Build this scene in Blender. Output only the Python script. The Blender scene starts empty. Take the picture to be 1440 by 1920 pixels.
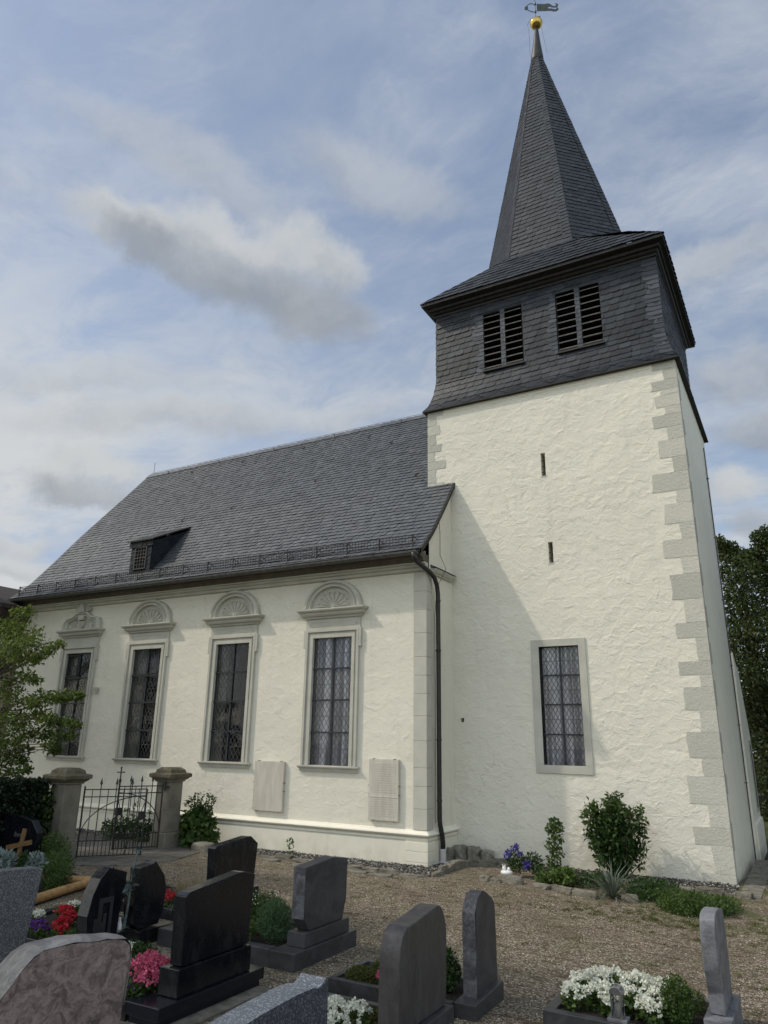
import bpy, math, random
import numpy as np
from mathutils import Vector, Matrix
R = math.radians
sc = bpy.context.scene
COL = sc.collection

# ---------------------------------------------------------------- camera
CAMP = Vector((6.36, -12.961, 2.2))
F_PX, PITCH, YAW, ROLL = 1354.65, R(17.41865), R(-29.65521), R(0.92556)
fwd = Vector((math.sin(YAW) * math.cos(PITCH), math.cos(YAW) * math.cos(PITCH), math.sin(PITCH)))
rt = Vector((math.cos(YAW), -math.sin(YAW), 0))
up = rt.cross(fwd)
r2 = rt * math.cos(ROLL) + up * math.sin(ROLL)
u2 = -rt * math.sin(ROLL) + up * math.cos(ROLL)
cam_d = bpy.data.cameras.new('camera')
cam = bpy.data.objects.new('camera', cam_d)
COL.objects.link(cam)
m = Matrix((r2, u2, -fwd)).transposed().to_4x4()
m.translation = CAMP
cam.matrix_world = m
cam_d.sensor_fit = 'HORIZONTAL'
cam_d.sensor_width = 36
cam_d.lens = 36 * F_PX / 1440
cam_d.clip_end = 2000
cam_d.clip_start = 0.05
sc.camera = cam

# ---------------------------------------------------------------- light
SUN_TRAVEL = Vector((1.69, 1.0, -2.08)).normalized()
sd = bpy.data.lights.new('sun', 'SUN')
sd.energy = 2.0
sd.angle = R(1.2)
sd.color = (1.0, 0.93, 0.80)
so = bpy.data.objects.new('sun', sd)
COL.objects.link(so)
so.rotation_euler = SUN_TRAVEL.to_track_quat('-Z', 'Y').to_euler()
sc.cycles.max_bounces = 6
sc.cycles.diffuse_bounces = 3
sc.cycles.glossy_bounces = 3
sc.cycles.transparent_max_bounces = 8
sc.view_settings.view_transform = 'Standard'
sc.view_settings.look = 'None'
sc.view_settings.exposure = 0.0
sc.view_settings.gamma = 1
sc.view_settings.use_curve_mapping = False

# ---------------------------------------------------------------- world
w = bpy.data.worlds.new('World')
sc.world = w
w.use_nodes = True
w.cycles.sampling_method = 'MANUAL'
w.cycles.sample_map_resolution = 256
nt = w.node_tree
nt.nodes.clear()

class NB:
    """tiny node-graph helper"""
    def __init__(s, nt):
        s.nt = nt
    def n(s, t, **k):
        nd = s.nt.nodes.new(t)
        for a, b in k.items():
            setattr(nd, a, b)
        return nd
    def put(s, sock, v):
        if isinstance(v, bpy.types.NodeSocket):
            s.nt.links.new(v, sock)
        elif v is not None:
            if isinstance(v, (tuple, list)) and len(v) == 3 and sock.type == 'RGBA':
                v = (*v, 1)
            sock.default_value = v
    def math(s, op, a, b=None, c=None, clamp=False):
        nd = s.n('ShaderNodeMath', operation=op, use_clamp=clamp)
        for i, v in enumerate((a, b, c)):
            if v is not None:
                s.put(nd.inputs[i], v)
        return nd.outputs[0]
    def vmath(s, op, a, b=None, out=0):
        nd = s.n('ShaderNodeVectorMath', operation=op)
        s.put(nd.inputs[0], a)
        if b is not None:
            s.put(nd.inputs[3 if op == 'SCALE' else 1], b)
        return nd.outputs[out]
    def mix(s, f, a, b):
        nd = s.n('ShaderNodeMix', data_type='RGBA', clamp_factor=False)
        s.put(nd.inputs[0], f); s.put(nd.inputs[6], a); s.put(nd.inputs[7], b)
        return nd.outputs[2]
    def noise(s, vec, scale, detail=4, rough=.55, dist=0, kind='FBM', out=0, **k):
        nd = s.n('ShaderNodeTexNoise', noise_type=kind)
        s.put(nd.inputs['Vector'], vec); s.put(nd.inputs['Scale'], scale)
        nd.inputs['Detail'].default_value = detail
        nd.inputs['Roughness'].default_value = rough
        nd.inputs['Distortion'].default_value = dist
        return nd.outputs[out]
    def vor(s, vec, scale, out='Distance', feature='F1'):
        nd = s.n('ShaderNodeTexVoronoi', feature=feature)
        s.put(nd.inputs['Vector'], vec); s.put(nd.inputs['Scale'], scale)
        return nd.outputs[out]
    def ramp(s, f, stops, interp='LINEAR'):
        nd = s.n('ShaderNodeValToRGB')
        cr = nd.color_ramp
        cr.interpolation = interp
        while len(cr.elements) < len(stops):
            cr.elements.new(.5)
        for e, (p, c) in zip(cr.elements, stops):
            e.position = p
            e.color = (*c, 1) if isinstance(c, (tuple, list)) else (c, c, c, 1)
        s.put(nd.inputs[0], f)
        return nd.outputs[0]
    def map(s, v, a, b, c=0, d=1, smooth=True):
        nd = s.n('ShaderNodeMapRange', interpolation_type='SMOOTHSTEP' if smooth else 'LINEAR')
        s.put(nd.inputs[0], v)
        for i, x in enumerate((a, b, c, d)):
            nd.inputs[i + 1].default_value = x
        return nd.outputs[0]
    def mapping(s, v, scale=(1, 1, 1), rot=(0, 0, 0), loc=(0, 0, 0)):
        nd = s.n('ShaderNodeMapping')
        s.put(nd.inputs[0], v)
        nd.inputs['Scale'].default_value = scale
        nd.inputs['Rotation'].default_value = rot
        nd.inputs['Location'].default_value = loc
        return nd.outputs[0]

b = NB(nt)
tc = b.n('ShaderNodeTexCoord').outputs['Generated']
sky = b.n('ShaderNodeTexSky', sky_type='NISHITA')
sky.sun_disc = False
sky.sun_elevation = math.asin(-SUN_TRAVEL.z)
sky.sun_rotation = math.atan2(-SUN_TRAVEL.x, -SUN_TRAVEL.y)
sky.air_density = 1.0
sky.dust_density = 1.5
d = b.vmath('NORMALIZE', tc)
sep = b.n('ShaderNodeSeparateXYZ'); b.put(sep.inputs[0], d)
zz = b.math('MAXIMUM', sep.outputs[2], 0.02)
inv = b.math('DIVIDE', 1.0, b.math('ADD', zz, 0.12))
plane = b.vmath('SCALE', d, inv)      # direction projected on a cloud layer
plane = b.mapping(plane, scale=(1, 1, 0.15))
warp = b.vmath('SCALE', b.noise(plane, 1.1, 4, out=1), 0.45)
pw = b.vmath('ADD', plane, warp)
streak = b.noise(b.mapping(pw, scale=(.7, 1.25, 1), rot=(0, 0, R(35))), 1.7, 8, .62, .1)
thin = b.map(streak, .38, .66, 0.30, 1.0)
fine = b.noise(b.mapping(pw, scale=(.7, 1.2, 1), rot=(0, 0, R(20))), 4.2, 7, .66, .25)
zen = b.map(sep.outputs[2], .0, .75, 0, 1, False)
skyc = b.vmath('SCALE', sky.outputs[0], 1.0)
cir_col = b.mix(zen, (3.7, 4.0, 4.3), (2.25, 2.7, 3.6))
cir_col = b.mix(b.map(fine, .38, .66, 0, 1.0), cir_col, b.mix(zen, (4.3, 4.5, 4.65), (3.15, 3.5, 4.1)))
base = b.mix(thin, skyc, cir_col)
# bluer breaks between the cirrus
blue = b.mix(zen, (2.1, 3.0, 4.6), (1.75, 2.35, 3.65))
left = b.math('MULTIPLY', b.map(sep.outputs[0], -.05, -.85), b.map(sep.outputs[2], .80, .15))
base = b.mix(b.math('MULTIPLY', left, b.map(fine, .30, .60, .30, 1.0)), base, (4.3, 4.42, 4.5))
bm = b.map(b.noise(b.mapping(pw, scale=(.8, .8, 1), loc=(3.1, 1.7, 0)), .9, 4, .55), .50, .70, 0, .75)
base = b.mix(bm, base, blue)
# cumulus lumps, each at its own bearing in the sky; (direction, radii across/up, strength)
wd = b.vmath('SUBTRACT', b.noise(d, 4.5, 7, .60, out=1), (.5, .5, .5))
wd2 = b.vmath('SUBTRACT', b.noise(d, 16, 6, .6, out=1), (.5, .5, .5))
dd = b.vmath('ADD', b.vmath('ADD', d, b.vmath('SCALE', wd, .11)), b.vmath('SCALE', wd2, .055))
def lump(c, rx, rz, tilt=0.0):
    c = Vector(c).normalized()
    e = Vector((c.y, -c.x, 0)).normalized(); u = e.cross(c).normalized()
    e2 = e * math.cos(tilt) + u * math.sin(tilt); u_ = -e * math.sin(tilt) + u * math.cos(tilt)
    off = b.vmath('SUBTRACT', dd, tuple(c))
    x = b.math('DIVIDE', b.vmath('DOT_PRODUCT', off, tuple(e2), 1), rx)
    y = b.math('DIVIDE', b.vmath('DOT_PRODUCT', off, tuple(u_), 1), rz)
    z = b.math('DIVIDE', b.vmath('DOT_PRODUCT', off, tuple(c), 1), .5)
    r = b.math('SQRT', b.math('ADD', b.math('ADD', b.math('MULTIPLY', x, x), b.math('MULTIPLY', y, y)), b.math('MULTIPLY', z, z)))
    return b.map(r, .38, 1.18, 1, 0), y
CL = [((-0.6363, 0.6528, 0.411), 0.2917, 0.0313, 0.12, 0.6, 0.75), ((-0.7379, 0.5185, 0.432), 0.1614, 0.0248, 0.2, 0.45, 0.7), ((-0.0289, 0.832, 0.554), 0.106, 0.0236, 0.1, 0.5, 0.8), ((-0.5629, 0.4929, 0.6635), 0.1881, 0.0376, -0.3, 0.4, 0.6), ((-0.3851, 0.6357, 0.669), 0.1342, 0.0403, -0.3, 0.45, 0.75), ((-0.6579, 0.457, 0.5986), 0.0544, 0.0242, -0.2, 0.78, 0.9), ((-0.6206, 0.5063, 0.5988), 0.0443, 0.0253, -0.2, 0.78, 0.9), ((-0.5764, 0.5472, 0.6069), 0.0523, 0.0314, -0.2, 0.78, 0.9), ((-0.5382, 0.5897, 0.6021), 0.0471, 0.0269, -0.2, 0.78, 0.9), ((-0.4974, 0.6194, 0.6074), 0.0519, 0.0382, -0.2, 0.78, 0.9), ((-0.4592, 0.6622, 0.5921), 0.05, 0.0347, -0.2, 0.78, 0.9), ((-0.6433, 0.5003, 0.5795), 0.0628, 0.0239, -0.35, 0.75, 0.1), ((-0.5983, 0.5608, 0.5723), 0.0924, 0.033, -0.35, 0.75, 0.1), ((-0.5389, 0.6274, 0.5621), 0.1067, 0.0399, -0.35, 0.75, 0.1), ((-0.489, 0.6784, 0.5483), 0.081, 0.0395, -0.35, 0.75, 0.1), ((-0.7615, 0.5535, 0.3372), 0.0565, 0.0264, 0, 0.9, 1.0), ((-0.7896, 0.5285, 0.3119), 0.0364, 0.0218, 0, 0.9, 1.0), ((-0.7345, 0.5957, 0.325), 0.0424, 0.0209, 0, 0.9, 1.0), ((-0.7691, 0.5665, 0.2958), 0.0786, 0.0251, 0, 0.8, 0.2), ((-0.8201, 0.5247, 0.2282), 0.0529, 0.0235, 0, 0.85, 0.8), ((-0.8232, 0.5327, 0.1966), 0.0528, 0.02, 0, 0.85, 0.8), ((-0.0123, 0.8972, 0.4415), 0.0759, 0.0438, -0.1, 0.6, 0.45), ((0.0004, 0.929, 0.3701), 0.0575, 0.0345, 0, 0.7, 0.3), ((-0.0388, 0.9518, 0.3042), 0.0446, 0.0268, 0, 0.85, 1.0), ((-0.0212, 0.9652, 0.2605), 0.0407, 0.0209, 0, 0.6, 0.3)]
puff = b.noise(dd, 9, 7, .62)
for (c, rx, rz, tilt, st, br) in CL:
    mk, y = lump(c, rx, rz, tilt)
    shade = b.map(b.math('ADD', b.math('MULTIPLY', y, .45), b.math('MULTIPLY', b.math('SUBTRACT', puff, .5), 2.0)), -1.0 - 1.1 * (br - .5), 1.0 - 1.5 * (br - .5))
    ccol = b.mix(shade, (1.9, 2.1, 2.4), (4.0, 4.12, 4.2))
    base = b.mix(b.math('MULTIPLY', mk, st), base, ccol)
# unseen sky behind the viewer, brightened and warmed to fill the shaded walls
base = b.vmath('MULTIPLY', base, b.mix(b.map(sep.outputs[1], .30, -.55), (1, 1, .99), (2.35 * 1.04, 2.35 * .99, 2.35 * .86)))
bg = b.n('ShaderNodeBackground')
b.put(bg.inputs[0], base)
bg.inputs[1].default_value = 0.1 * 1.5
out = b.n('ShaderNodeOutputWorld')
nt.links.new(bg.outputs[0], out.inputs[0])

# ---------------------------------------------------------------- materials
def material(name, fn, rough=.7, spec=.35, **kw):
    m = bpy.data.materials.new(name)
    m.use_nodes = True
    n = m.node_tree
    n.nodes.clear()
    g = NB(n)
    o = g.n('ShaderNodeOutputMaterial')
    p = g.n('ShaderNodeBsdfPrincipled')
    p.inputs['Roughness'].default_value = rough
    p.inputs['Specular IOR Level'].default_value = spec
    for k, v in kw.items():
        p.inputs[k.replace('_', ' ')].default_value = v
    n.links.new(p.outputs[0], o.inputs[0])
    pos = g.n('ShaderNodeNewGeometry').outputs['Position']
    fn(g, p, pos)
    return m

def bump(g, p, h, strength, dist):
    nd = g.n('ShaderNodeBump')
    nd.inputs['Strength'].default_value = strength
    nd.inputs['Distance'].default_value = dist
    g.put(nd.inputs['Height'], h)
    g.put(p.inputs['Normal'], nd.outputs[0])

def attr(g, name='rnd'):
    return g.n('ShaderNodeAttribute', attribute_name=name).outputs['Fac']

def mat_plain(name, col, var=.15, rough=.6, scale=6, bs=.0, bd=.005, bscale=60, **kw):
    def f(g, p, pos):
        c = g.noise(pos, scale, 5, .6)
        c2 = g.mix(g.map(c, .3, .7), tuple(x * (1 - var) for x in col), tuple(min(1, x * (1 + var)) for x in col))
        g.put(p.inputs['Base Color'], c2)
        if bs:
            bump(g, p, g.noise(pos, bscale, 5, .6), bs, bd)
    return material(name, f, rough, **kw)

def plaster_fn(sc_, strength, dist, col=(.72, .682, .58), amt=1.0):
    def f(g, p, pos):
        wv = g.vmath('ADD', pos, g.vmath('SCALE', g.noise(pos, 3.0 * sc_, 3, .6, out=1), .30 / sc_))
        ridg = g.noise(g.mapping(wv, scale=(1, 1, 1.35)), 3.4 * sc_, 4, .55, .6)
        r2_ = g.noise(g.mapping(wv, scale=(1, 1, 1.5), rot=(0, .5, 0)), 6.5 * sc_, 3, .5, .7)
        tone = g.noise(pos, .7, 5, .6)
        blot = g.noise(g.vmath('ADD', pos, (7, 3, 5)), 1.9, 6, .68)
        fine = g.noise(pos, 55, 3, .6)
        lump = g.noise(pos, 1.6, 3, .5)
        # trowel terraces: overlapping throws of plaster end in a short soft step
        patch = g.map(g.noise(pos, .9, 3, .5), .35, .65, .25, 1.0)
        ter = g.math('MULTIPLY', patch, g.map(g.math('FRACT', g.math('MULTIPLY', ridg, 4.0)), .0, .45, 0, 1))
        h = g.math('ADD', g.math('MULTIPLY', ridg, 1.5), g.math('MULTIPLY', g.math('MULTIPLY', r2_, patch), .62 * amt))
        h = g.math('ADD', h, g.math('MULTIPLY', ter, .10 * amt))
        h = g.math('ADD', h, g.math('MULTIPLY', fine, .10))
        h = g.math('ADD', h, g.math('MULTIPLY', lump, 1.2))
        bump(g, p, h, strength, dist)
        c = g.mix(g.map(tone, .3, .75), tuple(x * .93 for x in col), col)
        # faint splash dirt near the ground
        s = g.n('ShaderNodeSeparateXYZ'); g.put(s.inputs[0], pos)
        dirt = g.math('MULTIPLY', g.map(s.outputs[2], .0, .55, 1, 0), g.map(g.noise(pos, 3, 5, .65), .35, .7, .1, .55))
        c = g.mix(dirt, c, (.50, .46, .36))
        strk = g.noise(g.mapping(pos, scale=(2.2, 2.2, .18)), 2.0, 4, .6)
        c = g.mix(g.map(strk, .52, .8, 0, .26), c, (.50, .48, .40))
        c = g.mix(g.map(blot, .55, .78, 0, .16), c, (.60, .56, .45))
        c = g.mix(g.map(blot, .44, .25, 0, .25), c, (.85, .83, .75))
        # hairline cracks and rain marks, few and far between
        crk = g.vor(g.vmath('ADD', pos, g.vmath('SCALE', g.noise(pos, 2.5, 4, out=1), .5)), .55, 0, 'DISTANCE_TO_EDGE')
        c = g.mix(g.math('MULTIPLY', g.map(crk, .0, .004, .5, 0), g.map(g.noise(pos, .5, 2), .5, .62)), c, (.34, .32, .27))
        g.put(p.inputs['Base Color'], c)
    return f
M = {}
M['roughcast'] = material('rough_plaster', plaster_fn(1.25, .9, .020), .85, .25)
M['plaster'] = material('smooth_plaster', plaster_fn(1.2, .75, .0155, (.73, .69, .588), .6), .85, .25)
M['plinth'] = material('plinth_plaster', plaster_fn(.6, .25, .008, (.80, .76, .64), .3), .8, .25)
M['shade_side_plaster'] = material('side_plaster', plaster_fn(1.0, .5, .02, (.86, .825, .71), .6), .85, .25)  # same plaster in a paler copy, lifting the walls that stand in shade
def trim_f(g, p, pos):
    n_ = g.noise(pos, 2.2, 5, .6)
    c = g.mix(g.map(n_, .3, .7), (.415, .40, .345), (.49, .475, .41))
    c = g.mix(g.map(g.noise(pos, 40, 3, .6), .55, .75, 0, .25), c, (.34, .335, .30))
    g.put(p.inputs['Base Color'], c)
    bump(g, p, g.noise(pos, 45, 4, .6), .25, .004)
M['trim'] = material('grey_stone_paint', trim_f, .75, .3)
def quoin_f(g, p, pos):
    n_ = g.noise(pos, 5, 5, .65)
    a = attr(g)
    c = g.mix(a, (.44, .425, .37), (.565, .54, .47))
    c = g.mix(g.map(n_, .45, .75, 0, .35), c, (.40, .39, .345))
    pit = g.vor(pos, 38)
    h = g.math('ADD', g.noise(g.vmath('ADD', pos, g.vmath('SCALE', g.noise(pos, 20, 2, out=1), .06)), 26, 5, .65), g.math('MULTIPLY', g.map(pit, 0, .25), .25))
    bump(g, p, h, .8, .02)
    g.put(p.inputs['Base Color'], c)
M['quoin'] = material('quoin_stone', quoin_f, .85, .25)
def slate_f(lo, hi, bl=1.0, ro=.42):
    def f(g, p, pos):
        a = attr(g)
        c = g.mix(a, lo, hi)
        n_ = g.noise(pos, 14, 5, .65)
        c = g.mix(g.map(n_, .45, .8, 0, .35), c, tuple(x * 1.5 for x in hi))
        lich = g.noise(pos, 2.0, 6, .7)
        c = g.mix(g.map(lich, .58, .78, 0, .30), c, (.10, .10, .092))
        g.put(p.inputs['Base Color'], c)
        g.put(p.inputs['Roughness'], g.map(n_, .3, .7, ro - .06, ro + .16))
        bump(g, p, g.noise(g.mapping(pos, scale=(1, 1, 1)), 30, 4, .6), .25, .006)
    return f
M['roof_slate'] = material('roof_slate', slate_f((.058, .062, .066), (.105, .111, .117)), .45, .5)
M['belfry_slate'] = material('belfry_slate', slate_f((.007, .009, .012), (.030, .035, .043)), .45, .3)
M['spire_slate'] = material('spire_slate', slate_f((.013, .015, .018), (.038, .043, .050)), .45, .35)
M['under'] = mat_plain('dark_underlay', (.012, .012, .014), .1, .9)
M['dark_wood'] = mat_plain('tarred_wood', (.022, .020, .018), .3, .6, 9, .2, .004, 30)
M['louvre_wood'] = mat_plain('weathered_louvre', (.12, .11, .10), .3, .7, 9, .2, .004, 30)
M['metal_dark'] = mat_plain('dark_zinc', (.035, .034, .034), .2, .45, 8, Metallic=.3)
M['gutter'] = mat_plain('grey_zinc', (.12, .12, .12), .2, .45, 8, Metallic=.4)
M['iron'] = mat_plain('wrought_iron', (.016, .016, .017), .3, .5, 30, .2, .002, 90)
M['gold'] = material('gilded_ball', lambda g, p, pos: g.put(p.inputs['Base Color'], g.mix(g.map(g.noise(pos, 9, 4), .35, .7), (.62, .42, .11), (.42, .29, .09))), .28, .5, Metallic=.95)
M['copper_green'] = mat_plain('weathered_copper', (.055, .065, .06), .3, .5, 9, Metallic=.4)
M['black'] = mat_plain('dark_interior', (.006, .006, .007), .1, .95)
M['interior'] = mat_plain('church_interior', (.07, .07, .075), .2, .9)
M['came'] = mat_plain('lead_came', (.085, .085, .09), .2, .5, 8)
M['bar'] = mat_plain('window_bar', (.028, .030, .036), .2, .5, 8)
def curtain_f(g, p, pos):
    g.put(p.inputs['Base Color'], g.mix(g.map(g.noise(g.mapping(pos, scale=(4.5, 4.5, .12)), 2.5, 3, .5), .45, .62), (.30, .29, .32), (.92, .90, .92)))
M['curtain'] = material('grey_curtain', curtain_f, .9, .1)
def glass_mat(name, tint=.75, bf=.02):
    m_ = bpy.data.materials.new(name); m_.use_nodes = True
    n = m_.node_tree; n.nodes.clear(); g = NB(n)
    o = g.n('ShaderNodeOutputMaterial'); t = g.n('ShaderNodeBsdfTransparent'); gl = g.n('ShaderNodeBsdfGlossy')
    t.inputs[0].default_value = (tint, tint, tint * 1.02, 1); gl.inputs['Roughness'].default_value = .06
    gl.inputs[0].default_value = (.8, .82, .85, 1)
    pos = g.n('ShaderNodeNewGeometry').outputs['Position']
    bn = g.n('ShaderNodeBump'); bn.inputs['Strength'].default_value = .35; bn.inputs['Distance'].default_value = bf
    g.put(bn.inputs['Height'], g.noise(pos, 5, 3, .5)); g.put(gl.inputs['Normal'], bn.outputs[0])
    fr = g.n('ShaderNodeFresnel'); fr.inputs[0].default_value = 1.45
    mx = g.n('ShaderNodeMixShader')
    g.put(mx.inputs[0], fr.outputs[0]); n.links.new(t.outputs[0], mx.inputs[1]); n.links.new(gl.outputs[0], mx.inputs[2])
    n.links.new(mx.outputs[0], o.inputs[0])
    return m_
M['glass'] = glass_mat('leaded_glass', .95, .006)
M['lantern_glass'] = glass_mat('lantern_glass', .7, .0005)
def granite(name, base, spk, amt=.5, scale=110, rough=.25, **kw):
    def f(g, p, pos):
        v = g.noise(pos, scale, 3, .7)
        v2 = g.vor(pos, scale * .9, 'Color')
        sp = g.n('ShaderNodeSeparateColor'); g.put(sp.inputs[0], v2)
        c = g.mix(g.map(v, .42, .62, 0, amt), base, spk)
        c = g.mix(g.map(sp.outputs[0], .72, .86, 0, amt), c, tuple(min(1, x * 1.7 + .02) for x in spk))
        g.put(p.inputs['Base Color'], c)
    return material(name, f, rough, .5, **kw)
def blackg_f(g, p, pos):
    dust = g.noise(g.mapping(pos, scale=(1, 1, .5)), 7, 6, .7)
    s = g.n('ShaderNodeSeparateXYZ'); g.put(s.inputs[0], pos)
    splash = g.math('MULTIPLY', g.map(s.outputs[2], .32, .02), g.map(dust, .4, .65, .1, .5))
    c = g.mix(g.map(dust, .5, .8, 0, .22), (.0055, .0062, .0095), (.035, .036, .04))
    g.put(p.inputs['Base Color'], g.mix(splash, c, (.06, .052, .042)))
    g.put(p.inputs['Roughness'], g.map(dust, .35, .75, .14, .42))
M['granite_black'] = material('polished_black_granite', blackg_f, .2, .5)
M['granite_blueblack'] = mat_plain('polished_blue_black_granite', (.009, .010, .016), .35, .22, 60, spec=.5)
M['granite_grey'] = granite('speckled_grey_granite', (.05, .053, .06), (.17, .174, .182), .7, 170, .38)
M['granite_blue'] = granite('blue_grey_granite', (.020, .024, .034), (.088, .098, .12), .75, 130, .35)
M['granite_bluetop'] = granite('blue_grey_granite_sawn', (.13, .135, .145), (.24, .245, .25), .75, 130, .6)
def gneiss(name, a_, b_, c_, sc_=(1, 1, 3), rough=.5, bs=.15, s0=3.0):
    def f(g, p, pos):
        wv = g.vmath('ADD', pos, g.vmath('SCALE', g.noise(pos, 2.5, 4, .6, out=1), .35))
        n1 = g.noise(g.mapping(wv, scale=sc_), s0, 7, .68, .8)
        n2 = g.noise(g.mapping(wv, scale=sc_), s0 * 5, 5, .7)
        c = g.mix(g.map(n1, .35, .65), a_, b_)
        c = g.mix(g.map(n2, .5, .75, 0, .6), c, c_)
        c = g.mix(g.map(g.noise(pos, 120, 2, .7), .5, .8, 0, .3), c, tuple(x * .4 for x in a_))
        g.put(p.inputs['Base Color'], c)
        bump(g, p, g.math('ADD', n2, g.noise(pos, 50, 4, .6)), bs, .006)
    return material(name, f, rough, .45)
M['gneiss_pink'] = gneiss('pinkish_gneiss', (.125, .09, .082), (.34, .255, .235), (.045, .038, .037), (1, 1, 1.6), .55, .7, 9)
M['gneiss_pink_rough'] = gneiss('rough_pinkish_gneiss', (.16, .145, .135), (.38, .35, .32), (.09, .08, .075), (1, 1, 1), .8, .9)
M['gneiss_brown'] = gneiss('striped_grey_brown_granite', (.042, .038, .038), (.074, .067, .066), (.030, .027, .027), (4, 4, .35), .42, .08)
M['gneiss_grey'] = gneiss('dark_grey_gneiss', (.032, .031, .034), (.062, .060, .065), (.022, .021, .024), (1, 1, 1.4), .45, .1)
M['gneiss_grey_top'] = gneiss('grey_gneiss_edge', (.075, .077, .085), (.19, .192, .208), (.05, .05, .056), (1, 1, 1), .55, .5)
M['gneiss_rough'] = gneiss('split_grey_gneiss', (.045, .045, .050), (.13, .13, .14), (.02, .02, .022), (1, 1, 1), .75, 1.0, 7.0)
def rock_f(a_, b_, s=4):
    def f(g, p, pos):
        n_ = g.noise(pos, s, 6, .65)
        c = g.mix(g.map(n_, .3, .7), a_, b_)
        c = g.mix(g.map(g.noise(pos, 9, 5, .7), .55, .75, 0, .5), c, (.07, .075, .045))
        g.put(p.inputs['Base Color'], c)
        bump(g, p, g.noise(pos, 18, 7, .72), 1.0, .06)
    return f
M['rock'] = material('rough_sandstone', rock_f((.15, .135, .105), (.30, .275, .225)), .9, .2)
M['rock_grey'] = material('grey_rock', rock_f((.17, .155, .125), (.33, .305, .25), 7), .9, .2)
def pillar_f(g, p, pos):
    n_ = g.noise(pos, 3, 6, .65)
    c = g.mix(g.map(n_, .3, .7), (.13, .118, .095), (.20, .182, .148))
    s = g.n('ShaderNodeSeparateXYZ'); g.put(s.inputs[0], pos)
    m_ = g.math('MULTIPLY', g.map(s.outputs[2], 1.3, 1.38), g.map(g.noise(pos, 7, 5, .7), .35, .6, .3, .9))
    c = g.mix(m_, c, (.085, .072, .04))
    g.put(p.inputs['Base Color'], c)
    bump(g, p, g.noise(pos, 35, 5, .65), .5, .008)
M['pillar'] = material('old_sandstone', pillar_f, .9, .2)
def tablet_f(g, p, pos):
    s = g.n('ShaderNodeSeparateXYZ'); g.put(s.inputs[0], pos)
    n_ = g.noise(g.mapping(pos, scale=(3, 3, .6)), 3, 5, .6)
    c = g.mix(g.map(n_, .3, .7), (.47, .43, .365), (.57, .53, .46))
    g.put(p.inputs['Base Color'], c)
    bump(g, p, g.noise(pos, 60, 4, .6), .2, .003)
M['tablet'] = material('worn_tablet_stone', tablet_f, .85, .2)
M['engraving'] = mat_plain('shallow_engraving', (.37, .345, .295), .1, .9)
M['log'] = mat_plain('peeled_pine_log', (.33, .19, .075), .3, .6, 12, .2, .004, 40)
M['cross_wood'] = mat_plain('oiled_cross_wood', (.13, .075, .03), .2, .55, 14)
M['bark'] = mat_plain('bark', (.06, .05, .038), .4, .9, 14, .7, .02, 30)
M['white_pvc'] = mat_plain('white_pvc', (.50, .48, .47), .08, .5)
M['bronze'] = mat_plain('green_bronze', (.10, .13, .125), .45, .5, 40, .3, .003, 60, Metallic=.5)
M['steel'] = mat_plain('brushed_steel', (.26, .26, .27), .15, .3, 30, Metallic=.9)
M['white_ceramic'] = mat_plain('white_ceramic', (.72, .70, .68), .05, .4)
M['candle'] = mat_plain('candle_wax', (.62, .60, .55), .05, .5)
M['wire'] = mat_plain('lightning_wire', (.10, .10, .10), .1, .5, 8, Metallic=.4)
M['text'] = mat_plain('silver_lettering', (.12, .12, .12), .1, .5)
M['soil'] = mat_plain('dark_bed_soil', (.022, .017, .013), .5, .95, 25, .9, .02, 70)
M['tile_brown'] = mat_plain('brown_roof_tile', (.035, .027, .023), .35, .8, 9, .6, .02, 14)
M['house_wall'] = mat_plain('ochre_house_wall', (.40, .34, .25), .1, .85, 4)
M['house_wood'] = mat_plain('dark_house_wood', (.035, .024, .017), .2, .7, 8)
def leaf_mat(name, dark, light, trans=.35, rough=.5):
    m_ = bpy.data.materials.new(name); m_.use_nodes = True
    n = m_.node_tree; n.nodes.clear(); g = NB(n)
    o = g.n('ShaderNodeOutputMaterial'); p = g.n('ShaderNodeBsdfPrincipled'); t = g.n('ShaderNodeBsdfTranslucent')
    a = attr(g)
    c = g.mix(a, dark, light)
    g.put(p.inputs['Base Color'], c); p.inputs['Roughness'].default_value = rough; p.inputs['Specular IOR Level'].default_value = .3
    g.put(t.inputs[0], g.mix(a, tuple(x * 1.3 for x in dark), tuple(min(1, x * 1.5) for x in light)))
    mx = g.n('ShaderNodeMixShader'); mx.inputs[0].default_value = trans
    n.links.new(p.outputs[0], mx.inputs[1]); n.links.new(t.outputs[0], mx.inputs[2]); n.links.new(mx.outputs[0], o.inputs[0])
    return m_
M['leaf_tree'] = leaf_mat('leaf_yellow_green', (.030, .056, .012), (.125, .17, .032), .4)
M['leaf_dark'] = leaf_mat('leaf_dark_green', (.014, .034, .010), (.060, .11, .026), .25)
M['leaf_mid'] = leaf_mat('leaf_mid_green', (.030, .060, .014), (.090, .140, .030), .3)
M['leaf_ivy'] = leaf_mat('leaf_ivy', (.006, .012, .006), (.022, .038, .014), .15)
M['leaf_wood'] = leaf_mat('leaf_far_tree', (.020, .034, .011), (.085, .108, .030), .25)
M['leaf_feather'] = leaf_mat('leaf_feathery_green', (.050, .10, .045), (.105, .18, .075), .3)
M['leaf_silver'] = leaf_mat('leaf_silver', (.14, .18, .17), (.30, .36, .34), .2)
M['leaf_yucca'] = leaf_mat('leaf_yucca', (.06, .08, .06), (.16, .19, .14), .15)
M['leaf_moss'] = leaf_mat('leaf_moss', (.045, .055, .012), (.12, .13, .028), .2)
M['grass_dry'] = leaf_mat('leaf_tan_grass', (.16, .13, .07), (.34, .28, .16), .3)
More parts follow.
